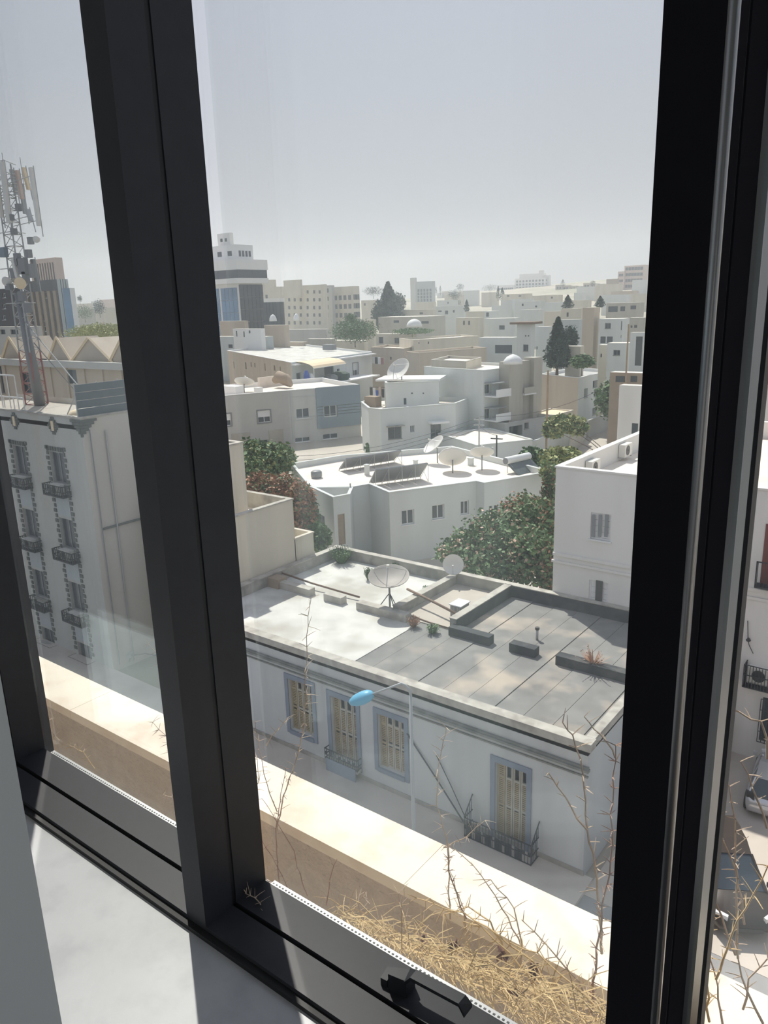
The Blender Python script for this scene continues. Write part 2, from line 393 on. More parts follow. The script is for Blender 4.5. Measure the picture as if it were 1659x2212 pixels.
struct(MB().box(-7.2, 18.3, -.3, 40, 28.6, .01).build('yard_paving', YR), 'pale concrete yard where the cars are parked')
struct(MB().box(-120, 28.6, -.3, 10, 108, .01).build('neighbourhood_ground', GR), 'dusty ground between the villas')

# room
X0, X1, Y0 = -6.0, 4.0, -1.3
struct(MB().box(X0, Y0, 15.1, X1, .75, 15.2).build('floor', FLM))
struct(MB().box(X0, Y0, 18.35, X1, .75, 18.45).build('ceiling', PNT))
wb = MB(); wb.box(X0, Y0 - .1, 15.2, .95, Y0, 18.35); wb.box(2.55, Y0 - .1, 15.2, X1, Y0, 18.35); wb.box(.95, Y0 - .1, 18.2, 2.55, Y0, 18.35)
struct(wb.build('wall_back', PNT))
struct(MB().box(X1, Y0, 15.2, X1 + .1, .75, 18.35).build('wall_right', PNT))
struct(MB().box(X0 - .1, Y0, 15.2, X0, .75, 18.35).build('wall_far_left', PNT))
wl_ = MB(); wl_.box(-1.30, .16, 15.2, -.62, .266, 18.35); struct(wl_.build('wall_left', PNL), 'pale partition standing close to the window')
wf = MB(); wf.box(X0, .27, 15.2, X1, .735, 16.05); wf.box(X0, .56, 18.2, X1, .75, 18.35); struct(wf.build('wall_front', PNT))
d1 = root('unseen_fill_door', '', '', (1.75, Y0 - .02, 15.2)); del d1['label']; del d1['category']; d1['kind'] = 'structure'  # unseen door and opening, invented to let fill light into the room
m = MB(); m.box(.95, Y0 - .09, 15.2, 1.0, Y0 - .01, 18.2); m.build('fill_door_jamb', DRP, d1); m = MB(); m.box(2.5, Y0 - .09, 15.2, 2.55, Y0 - .01, 18.2); m.build('fill_door_jamb', DRP, d1)
m = MB(); m.box(1.0, Y0 - .09, 18.15, 2.5, Y0 - .01, 18.2); m.build('fill_door_head', DRP, d1)
m = MB(); m.box(.96, Y0 - 1.0, 15.22, 1.0, Y0 - .1, 18.14); m.build('fill_door_leaf', DRP, d1)
struct(MB().box(-8, Y0 - 6, 15.0, 4, Y0 - .1, 15.18).build('unseen_bounce_slab', DRP), 'unseen pale slab added behind the room to bounce fill light')  # slab added out of view to send skylight in through the opening
struct(MB().box(X0, .2, 16.05, X1, .577, 16.085).build('trim_1', MB_), 'pale grey marble window ledge')

# window
win = root('window_1', '', '', (-.5, .64, 16.1)); del win['label']; del win['category']; win['kind'] = 'structure'
fr = MB()
ZT = 18.2
def post(x0, x1, name='mullion', deep=0):
    p = MB(); p.box(x0, .58, 16.085, x1, .6335, ZT); p.box(x0 + .004, .6335, 16.085, x1 - .004, .6415, ZT); p.box(x0, .6415, 16.085, x1, .704 if deep == 0 else .752, ZT)
    o = p.build(name, ALM if deep else ALU, win)
    MB().box(x1 - .006, .6330, 16.1, x1 - .0015, .6420, ZT).build('gasket', GK, o)
    if not deep: MB().box(x0 - .06, .704, 16.03, x1 - .06, .752, ZT).build('outer_frame', ALU, o)
    return o
post(-1.535, -1.49); post(-.86, -.815); mb_ = post(-.201, -.16, deep=1); post(.495, .54)
bd = MB(); bd.tube([(-.1615, .588, 16.1), (-.1615, .588, ZT)], .0075, 14); bd.build('rounded_corner_bead', ANOD, mb_, smooth=True)
MB().hexa([(-.16, .700), (-.1535, .706), (-.1500, .722), (-.16, .728)], 16.1, ZT).build('glazing_bead', ANOD, mb_)
MB().box(-.16, .729, 16.1, -.1475, .748, ZT).build('gasket', GK, mb_)
for a, b, nm in ((-1.49, -.86, 'l'), (-.815, -.201, 'm'), (-.16, .495, 'r')):
    p = MB(); p.box(a, .58, 16.04, b, .6335, 16.10); p.box(a, .6415, 16.04, b, .701, 16.10); p.box(a, .701, 16.0, b, .752, 16.03)
    o = p.build('bottom_rail', ALU, win)
    MB().box(a, .6335, 16.04, b, .6415, 16.088).build('gasket', GK, o)
    p = MB(); p.box(a, .58, ZT - .06, b, .752, ZT); p.build('top_rail', ALU, win)
    g = GP2 if nm == 'r' else GP1
    MB().box(a, .703, 16.03, b, .708, ZT - .05).build('pane', g, win)
    MB().box(a, .724, 16.03, b, .729, ZT - .05).build('pane', g, win)
    s = MB(); s.box(a, .7085, 16.03, b, .7235, 16.083); so = s.build('spacer_bar', SP, win)
    s = MB(); k = int((b - a) / .007)
    for i in range(k):
        for j in (.7115, .7175):
            x = a + .0035 + i * .007; s.box(x - .0016, j - .0012, 16.083, x + .0016, j + .0014, 16.0836)
    so2 = s.build('spacer_perforation', DK, so); so2['kind'] = 'stuff'
MB().box(X0, .570, 16.085, X1, .581, 16.093).build('seal_line', GK, win)
# handle on the bottom rail of the middle sash
T4 = lambda pts, z: [Pz(px, py, z) for px, py in pts]
hd = MB(); hd.hexa(T4([(838, 2104), (877, 2120), (896, 2096), (848, 2088)], 16.128), 16.095, 16.128); hd.hexa(T4([(822, 2112), (836, 2119), (850, 2094), (838, 2086)], 16.112), 16.095, 16.112)
ho = hd.build('handle_base', ALG, win); ho['kind'] = 'stuff'
def plate(m, pts, zs, th):
    P = [Pz(px, py, z) for (px, py), z in zip(pts, zs)]; i0 = len(m.v); m.v += [tuple(p - Vector((0, 0, th))) for p in P] + [tuple(p) for p in P]
    m.f += [(i0 + 3, i0 + 2, i0 + 1, i0), (i0 + 4, i0 + 5, i0 + 6, i0 + 7)] + [(i0 + k, i0 + (k + 1) % 4, i0 + 4 + (k + 1) % 4, i0 + 4 + k) for k in range(4)]
lm = MB(); plate(lm, [(872, 2122), (886, 2112), (900, 2094), (886, 2092)], [16.13, 16.137, 16.137, 16.13], .006)
plate(lm, [(886, 2112), (990, 2168), (1006, 2149), (900, 2094)], [16.137] * 4, .0055)
plate(lm, [(990, 2168), (1002, 2192), (1020, 2168), (1006, 2149)], [16.137, 16.124, 16.126, 16.137], .0055)
lm.build('handle_lever', ALG, win)

# planter gutter and parapet outside the window
pw = MB(); pw.box(-12, 1.205, 0.0, 12, 1.345, 15.668); struct(pw.build('parapet_wall', STU), 'sandy stucco parapet outside the window')
cp = root('parapet_cap', '', '', (-.5, 1.27, 15.67)); del cp['label']; del cp['category']; cp['kind'] = 'structure'
x = -7.9
while x < 6:
    MB().box(x + .0007, 1.19, 15.668, x + 1.3993, 1.357, 15.70).build('stone_slab', CAPM, cp); x += 1.4
struct(MB().box(-12, .735, 14.9, 12, 1.205, 15.36).build('planter_soil', STU), 'dry soil and stucco in the gutter between window and parapet')
struct(MB().box(-12, .735, 15.36, 12, .752, 16.04).build('wall_outer_sill', STU))

# ------------------------------------------------------------------ the old one-storey building across the street
OB = root('old_building', 'old single-storey white building with grey surrounds, cornice and walled flat roof across the street', 'building', (-16, 23.5, 0))
FA, FB_ = (-27.0, 18.9), (-7.5, 18.9)
wins_ob = [(-19.62, -18.37, .98, 3.18), (-17.45, -16.22, .55, 3.12), (-15.25, -14.08, .95, 3.10), (-10.52, -9.42, .12, 2.92)]
mb = MB(); facade(mb, FA, FB_, 0, 4.45, [(a + 27, b + 27, c, d) for a, b, c, d in wins_ob], .28)
facade(mb, FB_, (-7.5, 28.5), 0, 4.45, [], .1); facade(mb, (-7.5, 28.5), (-25.3, 28.5), 0, 4.45, [], .1); mb.build('wall', WO, OB)
for k, (a, b, c, d) in enumerate(wins_ob):
    u = lambda v: v + 27
    g = MB(); w = .17
    slab(g, FA, FB_, u(a) - w, u(a), c - .16, d + .2, 0, .05); slab(g, FA, FB_, u(b), u(b) + w, c - .16, d + .2, 0, .05)
    slab(g, FA, FB_, u(a), u(b), d, d + .2, 0, .05)
    if k in (0, 2): slab(g, FA, FB_, u(a), u(b), c - .16, c, 0, .09)
    s = g.build('window_surround', SB, OB)
    # louvred shutters, left pair opened flat, right ones showing three glazed slots over boards
    fr_ = MB(); slab(fr_, FA, FB_, u(a), u(b), c, d, -.28, -.26); fr_.build('window_back', GL, OB)
    n = 4; wd = (b - a) / n
    for i in range(n):
        l = MB(); s0 = u(a) + i * wd
        slab(l, FA, FB_, s0 + .01, s0 + .06, c, d, -.20, -.14); slab(l, FA, FB_, s0 + wd - .06, s0 + wd - .01, c, d, -.20, -.14)
        for zz in (c, c + (d - c) * .42, c + (d - c) * .78, d - .08): slab(l, FA, FB_, s0 + .06, s0 + wd - .06, zz, zz + .08, -.20, -.14)
        leaf = l.build('shutter_leaf', SY if i == 0 else SHG, OB)
        q = MB()
        z = c + .08
        top = d - .08 if i == 0 else c + (d - c) * .78
        while z < top - .04:
            if not (abs(z - (c + (d - c) * .42)) < .09): slab(q, FA, FB_, s0 + .055, s0 + wd - .055, z, z + .045, -.19, -.155)
            z += .07
        q.build('louvre_slats', SY, leaf)
# cornice: coping, stained band, moulding
m = MB(); slab(m, FA, FB_, 0, 19.58, 3.72, 3.80, -.02, .14); slab(m, FA, FB_, 0, 19.55, 3.80, 3.86, -.02, .09); m.build('cornice_moulding', CST, OB)
m = MB(); slab(m, FA, FB_, 0, 19.54, 3.50, 3.55, -.02, .05); m.build('string_course', CST, OB)
m = MB(); slab(m, FA, FB_, 0, 19.62, 4.40, 4.66, -.28, .12); m.box(-7.7, 19.185, 4.4, -7.42, 28.19, 4.66); m.build('coping', COP, OB)
m = MB(); slab(m, FA, FB_, 0, 19.53, 0, .28, -.02, .04); m.build('plinth', CO, OB)
# roof skin
MB().box(-25.3, 18.9, 4.20, -7.5, 28.5, 4.40).build('roof_slab', CO, OB)
m = MB(); m.box(-25.0, 19.1, 4.40, -16.7, 28.3, 4.45); m.build('roof_white_coat', RO, OB)
x = -16.7; i = 0
while x < -7.75:
    w = 1.0 if x > -15.9 else .8
    a, b = x, min(x + w, -7.7)
    MB().hexa([(a + .012, 19.1), (b - .012, 19.1), (b - .012, 28.25), (a + .012, 28.25)], 4.38, 4.425 + .012 * (i % 3)).build('roofing_felt_strip', RG if x > -15.0 or True else RB, OB)
    x += w; i += 1
MB().box(-17.8, 23.72, 4.42, -15.28, 28.2, 4.468).build('roof_court_floor', RB, OB)
# roof walls
for (a, b, c, d, zt, nm) in ((-25.3, -7.5, 28.2, 28.5, 4.95, 'roof_parapet'), (-25.3, -24.98, 18.9, 28.2, 4.95, 'roof_parapet'),
                             (-18.1, -17.8, 23.72, 28.2, 4.85, 'roof_divider_wall'), (-15.3, -15.0, 23.72, 28.2, 4.95, 'roof_divider_wall')):
    o = MB().box(a, c, 4.4, b, d, zt).build(nm, CO, OB); MB().box(a - .02, c - .02, zt, b + .02, d + .02, zt + .035).build('coping', COP, o)
for (a, b) in ((-24.95, -22.45), (-21.6, -20.6), (-19.75, -17.15), (-15.1, -13.3), (-12.45, -11.42), (-10.6, -7.72)):
    o = MB().box(a, 23.3, 4.42, b, 23.68, 4.78).build('low_roof_wall', FLASH if a > -16 else COP, OB)
MB().box(-14.99, 23.72, 4.42, -14.97, 28.18, 4.93).build('bitumen_upstand', FLASH, OB); MB().box(-14.97, 28.17, 4.42, -7.6, 28.19, 4.93).build('bitumen_upstand', FLASH, OB)
MB().box(-25.1, 23.2, 4.42, -24.3, 23.8, 4.9).build('roof_pier', BRN, OB)
m = MB(); m.tube([(-24.9, 24.1, 4.86), (-23.0, 24.12, 4.72), (-20.3, 24.2, 4.60)], .045, 8); tag(recentre(m.build('roof_pipe', RS, smooth=True)), 'rusty pipe lying over the low walls at the left of the old roof', 'pipe')
m = MB(); m.tube([(-18.5, 25.3, 5.0), (-17.0, 24.9, 4.93), (-15.25, 24.35, 4.86)], .055, 8); tag(recentre(m.build('roof_pipe', RS, smooth=True)), 'rusty pipe running right from the big roof dish to the small metal box', 'pipe')
m = MB(); m.tube([(-17.3, 23.95, 4.50), (-16.3, 23.8, 4.50), (-15.4, 23.75, 4.50)], .03, 8); tag(recentre(m.build('roof_pipe', RS, smooth=True)), 'thin dark pipe lying in the sunken court of the old roof', 'pipe')
# vent stack and metal box
t = root('vent_pipe', 'short grey vent pipe with a cap standing on the old roof', 'pipe', (-12.06, 24.8, 4.42))
MB().tube([(-12.06, 24.8, 4.42), (-12.06, 24.8, 4.86)], .05, 10).build('stack', GS, t, smooth=True); MB().tube([(-12.06, 24.8, 4.86), (-12.06, 24.8, 4.95)], .085, 10).build('cap', DK, t)
t = root('metal_box', 'grey cabinet with a white lid in the sunken court of the old roof', 'box', (-15.75, 25.2, 4.47))
MB().box(-16.0, 24.85, 4.47, -15.5, 25.5, 4.98).build('casing', FR, t); MB().box(-16.04, 24.8, 4.98, -15.46, 25.55, 5.02).build('lid', SH, t)
m = MB()
for k in range(6): m.box(-15.93 + k * .07, 24.835, 4.52, -15.90 + k * .07, 24.85, 4.93)
m.build('louvre', GS, t)
# front balconies
def balcony(x0, x1, z0, z1, dpt, label, spikes):
    rt = root('iron_balcony', label, 'balcony', ((x0 + x1) / 2, 18.9 - dpt / 2, z0))
    MB().box(x0, 18.9 - dpt, z0, x1, 18.86, z0 + .10).build('balcony_slab', CO, rt)
    m = MB()
    for zz in (z0 + .14, z0 + .5 * (z1 - z0), z1 - .04):
        m.box(x0, 18.9 - dpt, zz, x1, 18.92 - dpt, zz + .035)
        for xx in (x0, x1 - .02): m.box(xx, 18.9 - dpt, zz, xx + .02, 18.86, zz + .035)
    m.build('rail', IR, rt)
    n = int((x1 - x0) / .11); b = MB()
    for i in range(n + 1):
        xx = x0 + (x1 - x0) * i / n; b.tube([(xx, 18.91 - dpt, z0 + .1), (xx, 18.91 - dpt, z1)], .012, 5)
        if i % 2 == 0 and i < n: b.lathe([(.05, -.008), (.062, 0), (.05, .008), (.04, 0)], Matrix.Translation((xx + .055, 18.91 - dpt, (z0 + z1) / 2 + .1)) @ Matrix.Rotation(math.pi / 2, 4, 'X'), 8)
    for k in range(int(dpt / .11)):
        for xx in (x0 + .01, x1 - .01): b.tube([(xx, 18.9 - dpt + .1 * k, z0 + .1), (xx, 18.9 - dpt + .1 * k, z1)], .012, 5)
    o = b.build('baluster', IR, rt); o['kind'] = 'stuff'
    if spikes: q = MB(); [q.box(x0 + .03 + k * .36, 18.915 - dpt, z0 + .14, x0 + .27 + k * .36, 18.925 - dpt, z0 + .14 + .42) for k in range(int((x1 - x0) / .36))]; q.build('scroll_panel', IR, rt)
    if spikes:
        s = MB()
        for xx in (x0, x1):
            for k in range(5):
                t_ = k / 5; s.tube([(xx, 18.9 - dpt * (1 - t_), z1 - .02), (xx, 18.9 - dpt * (1 - t_) * .95, z1 + .1 + .45 * t_)], [.018, .008], 5)
            s.tube([(xx, 18.9 - dpt, z1), (xx, 18.88, z1 + .55)], .02, 5)
        s.build('spiked_side_guard', IR, rt)
    return rt
balcony(-17.62, -16.05, .45, 1.02, .30, 'small dark iron balcony with a bluish front under the second shuttered window', False)
MB().box(-17.55, 18.56, .12, -16.12, 18.60, .62).build('balcony_front_sheet', SB, OB)
balcony(-11.35, -8.95, -.02, .85, .55, 'wide dark iron balcony with pointed side guards at the right door of the old building', True)
for (a, b, lab) in (((-13.95, 18.86, 2.75), (-11.6, 18.7, .35), 'long dark iron bar leaning on the old facade'), ((-12.75, 18.86, 2.35), (-11.5, 18.7, .5), 'thin dark iron rod leaning beside the wide balcony')):
    m = MB(); m.tube([a, ((a[0] + b[0]) / 2, 18.8, (a[2] + b[2]) / 2), b], .028 if 'long' in lab else .018, 6); tag(recentre(m.build('iron_bar', IR)), lab, 'iron bar')

# ------------------------------------------------------------------ the tall white building at the right
WR = bldg('white_building', 'tall plain white building with a sunken terrace roof, right of the garden', [(-13.2, 28.5), (6, 28.5), (6, 44), (-13.2, 44)], 0, 10.38, W_,
          wins=[(0, 1277, 1106, 1318, 1170, 'shut'), (0, 1273, 1252, 1312, 1302, 'shut')], par=.85, roof=RV, thick=.25, dep=.12)
A_, B_ = (-13.2, 28.5), (6, 28.5)
m = MB(); slab(m, A_, B_, 0, 3.3, 6.62, 6.74, -.02, .09); slab(m, A_, B_, 4.7, 19, 6.62, 6.74, -.02, .09); m.build('string_course', W_, WR)
m = MB(); slab(m, A_, B_, -.06, 19, 6.30, 6.40, -.02, .07); m.build('string_course', W_, WR)
m = MB(); slab(m, A_, B_, -.02, .0, 0, .1, 0, .01); 
pz = [Pl(p[0], p[1], A_, B_) for p in ((1292, 1108), (1318, 1165))]
m = MB()
for px_ in (1283, 1297, 1311):
    p = Pl(px_, 1112, A_, B_); q = Pl(px_, 1160, A_, B_); s = p.x + 13.2; slab(m, A_, B_, s - .07, s + .07, q.z, p.z, .0, .02)
m.build('shutter_slot', FR, WR)
p = Pl(1293, 1254, A_, B_); q = Pl(1294, 1300, A_, B_); m = MB(); slab(m, A_, B_, p.x + 13.1, p.x + 13.38, q.z, p.z, 0, .03); m.build('open_shutter_gap', DK, WR)
# right-hand part seen in the open pane: balcony door, grille window, cable
p = Pl(1649, 1190, A_, B_); q = Pl(1659, 1262, A_, B_)
m = MB(); slab(m, A_, B_, p.x + 13.2, p.x + 14.6, q.z, p.z + 1.0, -.02, .03); o = m.build('balcony_door', REDB, WR)
m = MB(); slab(m, A_, B_, p.x + 13.1, p.x + 14.8, q.z - .06, q.z, 0, .45); slab(m, A_, B_, p.x + 13.1, p.x + 13.14, q.z, q.z + .9, .4, .44)
for k in range(12): slab(m, A_, B_, p.x + 13.15 + k * .12, p.x + 13.17 + k * .12, q.z, q.z + .9, .41, .43)
slab(m, A_, B_, p.x + 13.1, p.x + 14.8, q.z + .88, q.z + .92, .4, .44); m.build('door_balcony', IR, WR)
p = Pl(1646, 1505, A_, B_); q = Pl(1650, 1600, A_, B_); m = MB(); m2 = MB()
slab(m, A_, B_, p.x + 13.25, p.x + 14.3, q.z, p.z, -.02, .03); m.build('ground_window', GL, WR)
for k in range(9): slab(m2, A_, B_, p.x + 13.2 + k * .13, p.x + 13.225 + k * .13, q.z, p.z, .16, .185)
for k in range(5): slab(m2, A_, B_, p.x + 13.2, p.x + 14.3, q.z + (p.z - q.z) * k / 4 - .02, q.z + (p.z - q.z) * k / 4, .16, .19)
m2.build('window_grille', IR, WR)
p = Pl(1616, 1340, A_, B_); q = Pl(1617, 1378, A_, B_); q2 = Pl(1628, 1410, A_, B_)
m = MB(); m.tube([(p.x, 28.45, p.z), (q.x, 28.42, q.z), (q.x + .05, 28.45, q.z - .25), (q2.x, 28.42, q2.z)], .015, 5); m.build('cable', DK, WR)
m = MB(); m.lathe([(.07, 0), (.09, .04), (.03, .12)], Matrix.Translation((q.x + .03, 28.35, q.z - .06)), 10); m.build('wall_lamp', DK, WR)
def ac(label, x, y, z, face, w=.8, h=.58, d=.3, cage=False):
    "split-unit condenser; face = direction its fan looks to ('-y', '+y', '+x')"
    rt = root('air_conditioner', label, 'air conditioner', (x, y, z))
    if face == '+x': bx = lambda m, a0, a1, z0, z1, d0, d1: m.box(x + d0, y + a0, z + z0, x + d1, y + a1, z + z1)
    else:
        sg = -1 if face == '-y' else 1
        bx = lambda m, a0, a1, z0, z1, d0, d1: m.box(x + a0, min(y + sg * d0, y + sg * d1), z + z0, x + a1, max(y + sg * d0, y + sg * d1), z + z1)
    bx(q := MB(), -w / 2, w / 2, 0, h, 0, d); q.build('casing', ACW, rt)
    nrm = {'+x': Matrix.Rotation(math.pi / 2, 4, 'Y'), '-y': Matrix.Rotation(math.pi / 2, 4, 'X'), '+y': Matrix.Rotation(-math.pi / 2, 4, 'X')}[face]
    off = {'+x': Vector((d + .005, -w * .1, h / 2)), '-y': Vector((-w * .1, -d - .005, h / 2)), '+y': Vector((-w * .1, d + .005, h / 2))}[face]
    MB().lathe([(h * .40, 0), (h * .40, .012), (h * .34, .014), (h * .30, .006), (.05, .012), (.04, .0)], Matrix.Translation(Vector((x, y, z)) + off) @ nrm, 18).build('fan_grille', DK, rt)
    q = MB(); bx(q, -w / 2, -w / 2 + .04, -.06, 0, -.02, d); q.build('bracket', GS, rt); q = MB(); bx(q, w / 2 - .04, w / 2, -.06, 0, -.02, d); q.build('bracket', GS, rt)
    if cage:
        q = MB(); D = d + .12; a, b = -w / 2 - .12, w / 2 + .12
        for k in range(12): t_ = a + (b - a) * k / 11; bx(q, t_ - .012, t_ + .012, -.2, h + .12, D, D + .02)
        for k in range(4): bx(q, a, a + .02, -.2, h + .12, D * k / 4, D * k / 4 + .02)
        for zz in (-.2, h / 2, h + .1): bx(q, a, b, zz, zz + .03, D, D + .03); bx(q, a, a + .03, zz, zz + .03, 0, D)
        bx(q, a, b, -.22, -.19, 0, D); q.build('cage', IR, rt)
    return rt
p = Px(1272, 1012, -12.95); ac('white air conditioner on the terrace wall near the left corner of the tall white building', -12.92, p.y, 9.62, '+x', w=.9)
p = Px(1342, 990, -12.95); ac('white air conditioner further back on the terrace wall of the tall white building', -12.92, p.y, 9.72, '+x', w=.9)
p = Pl(1640, 1470, A_, B_); ac('caged air conditioner low on the tall white building above the silver car', p.x + .1, 28.5, p.z, '-y', w=.9, cage=True)
m = MB(); m.box(-5.7, 27.4, 2.3, -5.35, 28.5, 2.42); a = Pl(1588, 1552, A_, B_)
m = MB(); m.obox((a.x - .45, 28.0, a.z - .35), (.38, 0, .32), (0, .35, 0), (-.03, 0, .035)); tag(recentre(m.build('door_awning', REDB)), 'small dark red sloping awning at the foot of the tall white building', 'awning')
# building stub rising behind it
bldg('white_tower_block', 'plain white block with one dark window behind the tall white building', far(1338, 1394, 1400, 834, 68)[0], 0, far(1338, 1394, 1400, 834, 68)[1], W_, wins=[(0, 1365, 914, 1377, 944, 'tiny')], par=.0)

# ------------------------------------------------------------------ the tall block at the left
LBR = root('apartment_block', 'tall five-storey block with two columns of windows in toothed brick bands, at the left', 'building', (-37, 24, 0))
LA, LB_, LC = (-46.0, 18.9), (-31.7, 18.9), (-31.7, 23.5)
cols = ((-38.35, -36.85), (-34.9, -33.38)); hs = []
for a, b in cols:
    for k in range(4): hs.append((a + .15 + 46, b - .15 + 46, 9.15 - 3.28 * k, 10.7 - 3.28 * k))
m = MB(); facade(m, LA, LB_, -.2, 12.42, hs, .2); m.build('wall', LB, LBR)
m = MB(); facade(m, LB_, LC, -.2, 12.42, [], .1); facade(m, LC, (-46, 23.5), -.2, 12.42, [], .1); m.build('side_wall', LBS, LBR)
MB().box(-46, 18.9, 11.9, -31.72, 23.5, 12.1).build('roof', RB, LBR)
m = MB()
m.box(-46, 18.86, 12.42, -31.66, 19.1, 12.5); m.box(-31.9, 19.1, 12.42, -31.66, 23.5, 12.5); m.build('coping', COP, LBR)
for h in hs: window(LBR, LA, LB_, *h, 'grey', .2)
m = MB(); pn = []
for a, b in cols:
    for side in (a - .12, b - .12):
        z = 0.4
        while z < 10.9:
            w = .24 if int(z / .26) % 2 else .15
            slab(m, LA, LB_, side + 46 + (.24 - w if side < a else 0), side + 46 + (.24 if side < a else w), z, z + .17, 0, .05); z += .26
    z = 10.78
    for k in range(7): slab(m, LA, LB_, a + 46 + k * .22, a + 46 + k * .22 + .15, 10.74, 10.95, 0, .05)
    for k in range(1, 4):
        p_ = MB(); slab(p_, LA, LB_, a + 46.18, b + 45.82, 10.85 - 3.28 * k, 12.1 - 3.28 * k, 0, .03); p_.build('spandrel_panel', TEAL, LBR)
o = m.build('toothed_brick_band', DKB, LBR); o['kind'] = 'stuff'
for cx_ in (-37.54, -34.03):
    d_ = MB(); y = 18.86
    for k in range(7):
        z = 11.95 + (k - 3) * .12; hw = .48 - abs(k - 3) * .12; d_.box(cx_ - hw, y, z - .05, cx_ + hw, 18.9, z + .055)
    o = d_.build('brick_diamond', DKB, LBR); MB().box(cx_ - .1, 18.83, 11.72, cx_ + .1, 18.86, 12.18).build('vent_slot', AW, o)
d_ = MB()
for k in range(6):
    z = 12.3 - k * .13; w = .8 - k * .15; d_.box(-31.7 - w, 18.85, z - .06, -31.68, 18.9, z + .06); d_.box(-31.7, 18.85, z - .06, -31.66, 18.9 + w, z + .06)
d_.build('brick_corner_teeth', DKB, LBR)
snm = ['top', 'second', 'third', 'bottom']
names = ['topmost', 'second from the top', 'third from the top', 'lowest']
for ci, (a, b) in enumerate(cols):
    for k in range(4):
        z = 8.62 - 3.28 * k
        if k == 3: z = -.45
        rt = root('window_cage', f"dark iron cage, {snm[k]} one of the left block's {'left' if ci == 0 else 'right'} window column", 'balcony', ((a + b) / 2, 18.6, z))
        q = MB(); q.box(a - .1, 18.45, z, b + .1, 18.9, z + .06); q.build('shelf', IR, rt)
        q = MB(); n = 12
        for i in range(n + 1):
            xx = a - .1 + (b - a + .2) * i / n; q.box(xx - .015, 18.44, z, xx + .015, 18.47, z + .55)
        for zz in (z + .25, z + .53): q.box(a - .1, 18.44, zz, b + .1, 18.47, zz + .04); q.box(a - .12, 18.44, zz, a - .08, 18.9, zz + .04); q.box(b + .08, 18.44, zz, b + .12, 18.9, zz + .04)
        for i in range(4):
            for xx in (a - .1, b + .1): q.box(xx - .015, 18.47 + i * .11, z, xx + .015, 18.5 + i * .11, z + .55)
        o = q.build('iron_bars', IR, rt)
        if (ci, k) not in ((0, 2), (1, 3)):
            ac(f"air conditioner in the {snm[k]} cage of the left block's {'left' if ci == 0 else 'right'} window column", (a + b) / 2, 18.86, z + .07, '-y', w=.85, h=.5, d=.28)
m = MB()
m.tube([(-31.62, 20.05, 11.75), (-31.62, 20.0, .2)], .045, 8); m.build('drain_pipe', GS, LBR); MB().tube([(-31.62, 19.25, 11.9), (-31.62, 19.2, .3)], .03, 6).build('cable', FR, LBR)
m = MB(); m.box(-31.7, 19.3, 7.15, -31.6, 23.5, 7.24); m.build('wall_bar', DKB, LBR)
sg = root('roof_screen', 'blue-grey corrugated metal screen standing on the roof edge of the left block', 'screen', (-31.85, 20.3, 12.5))
for k in range(4): MB().box(-31.9, 18.95, 12.5 + .36 * k, -31.84, 23.5, 12.5 + .36 * k + .335).build('sheet_panel', SIGN, sg)
m = MB(); [m.box(-31.98, 18.95 + k * 1.1, 12.5, -31.9, 19.0 + k * 1.1, 13.97) for k in range(5)]; m.build('post', GS, sg)
m = MB(); m.tube([(-31.95, 19.1, 13.6), (-33.2, 19.2, 12.5)], .03, 5); m.build('brace', GS, sg)

# wall lamp and tangle at the foot of the block
rt = root('wall_floodlight', 'floodlight with a long curved cable low on the side wall of the left block', 'lamp', (-31.6, 19.6, .2))
MB().obox((-31.45, 19.75, .62), (.12, .05, .03), (0, .1, .05), (0, 0, .09)).build('lamp_head', GS, rt)
MB().tube([(-31.65, 19.75, .2), (-31.5, 19.75, .55)], .03, 6).build('arm', GS, rt); MB().tube([(-31.5, 19.8, .55), (-31.5, 20.6, .35), (-31.5, 21.4, -.1), (-31.5, 23, -.25)], .03, 6).build('cable', DK, rt)

# ------------------------------------------------------------------ cream block between them
CB = bldg('cream_building', 'cream rendered block with a stained roof terrace, left of the old building', [(-31, 21.2), (-25.35, 21.2), (-25.35, 25.55), (-31, 25.55)], 0, 8.1, CR, par=.75, roof=RV, thick=.22, coping=COP)
bldg('', '', [(-31.3, 23.1), (-26.75, 23.1), (-26.75, 23.95), (-31.3, 23.95)], 7.2, 10.98, CR, par=.06, roof=COP, rt=CB, coping=COP)
bldg('', '', [(-27, 25.5), (-25.35, 25.5), (-25.35, 26.85), (-27, 26.85)], 0, 6.1, CR, par=.4, roof=RV, rt=CB, thick=.15)

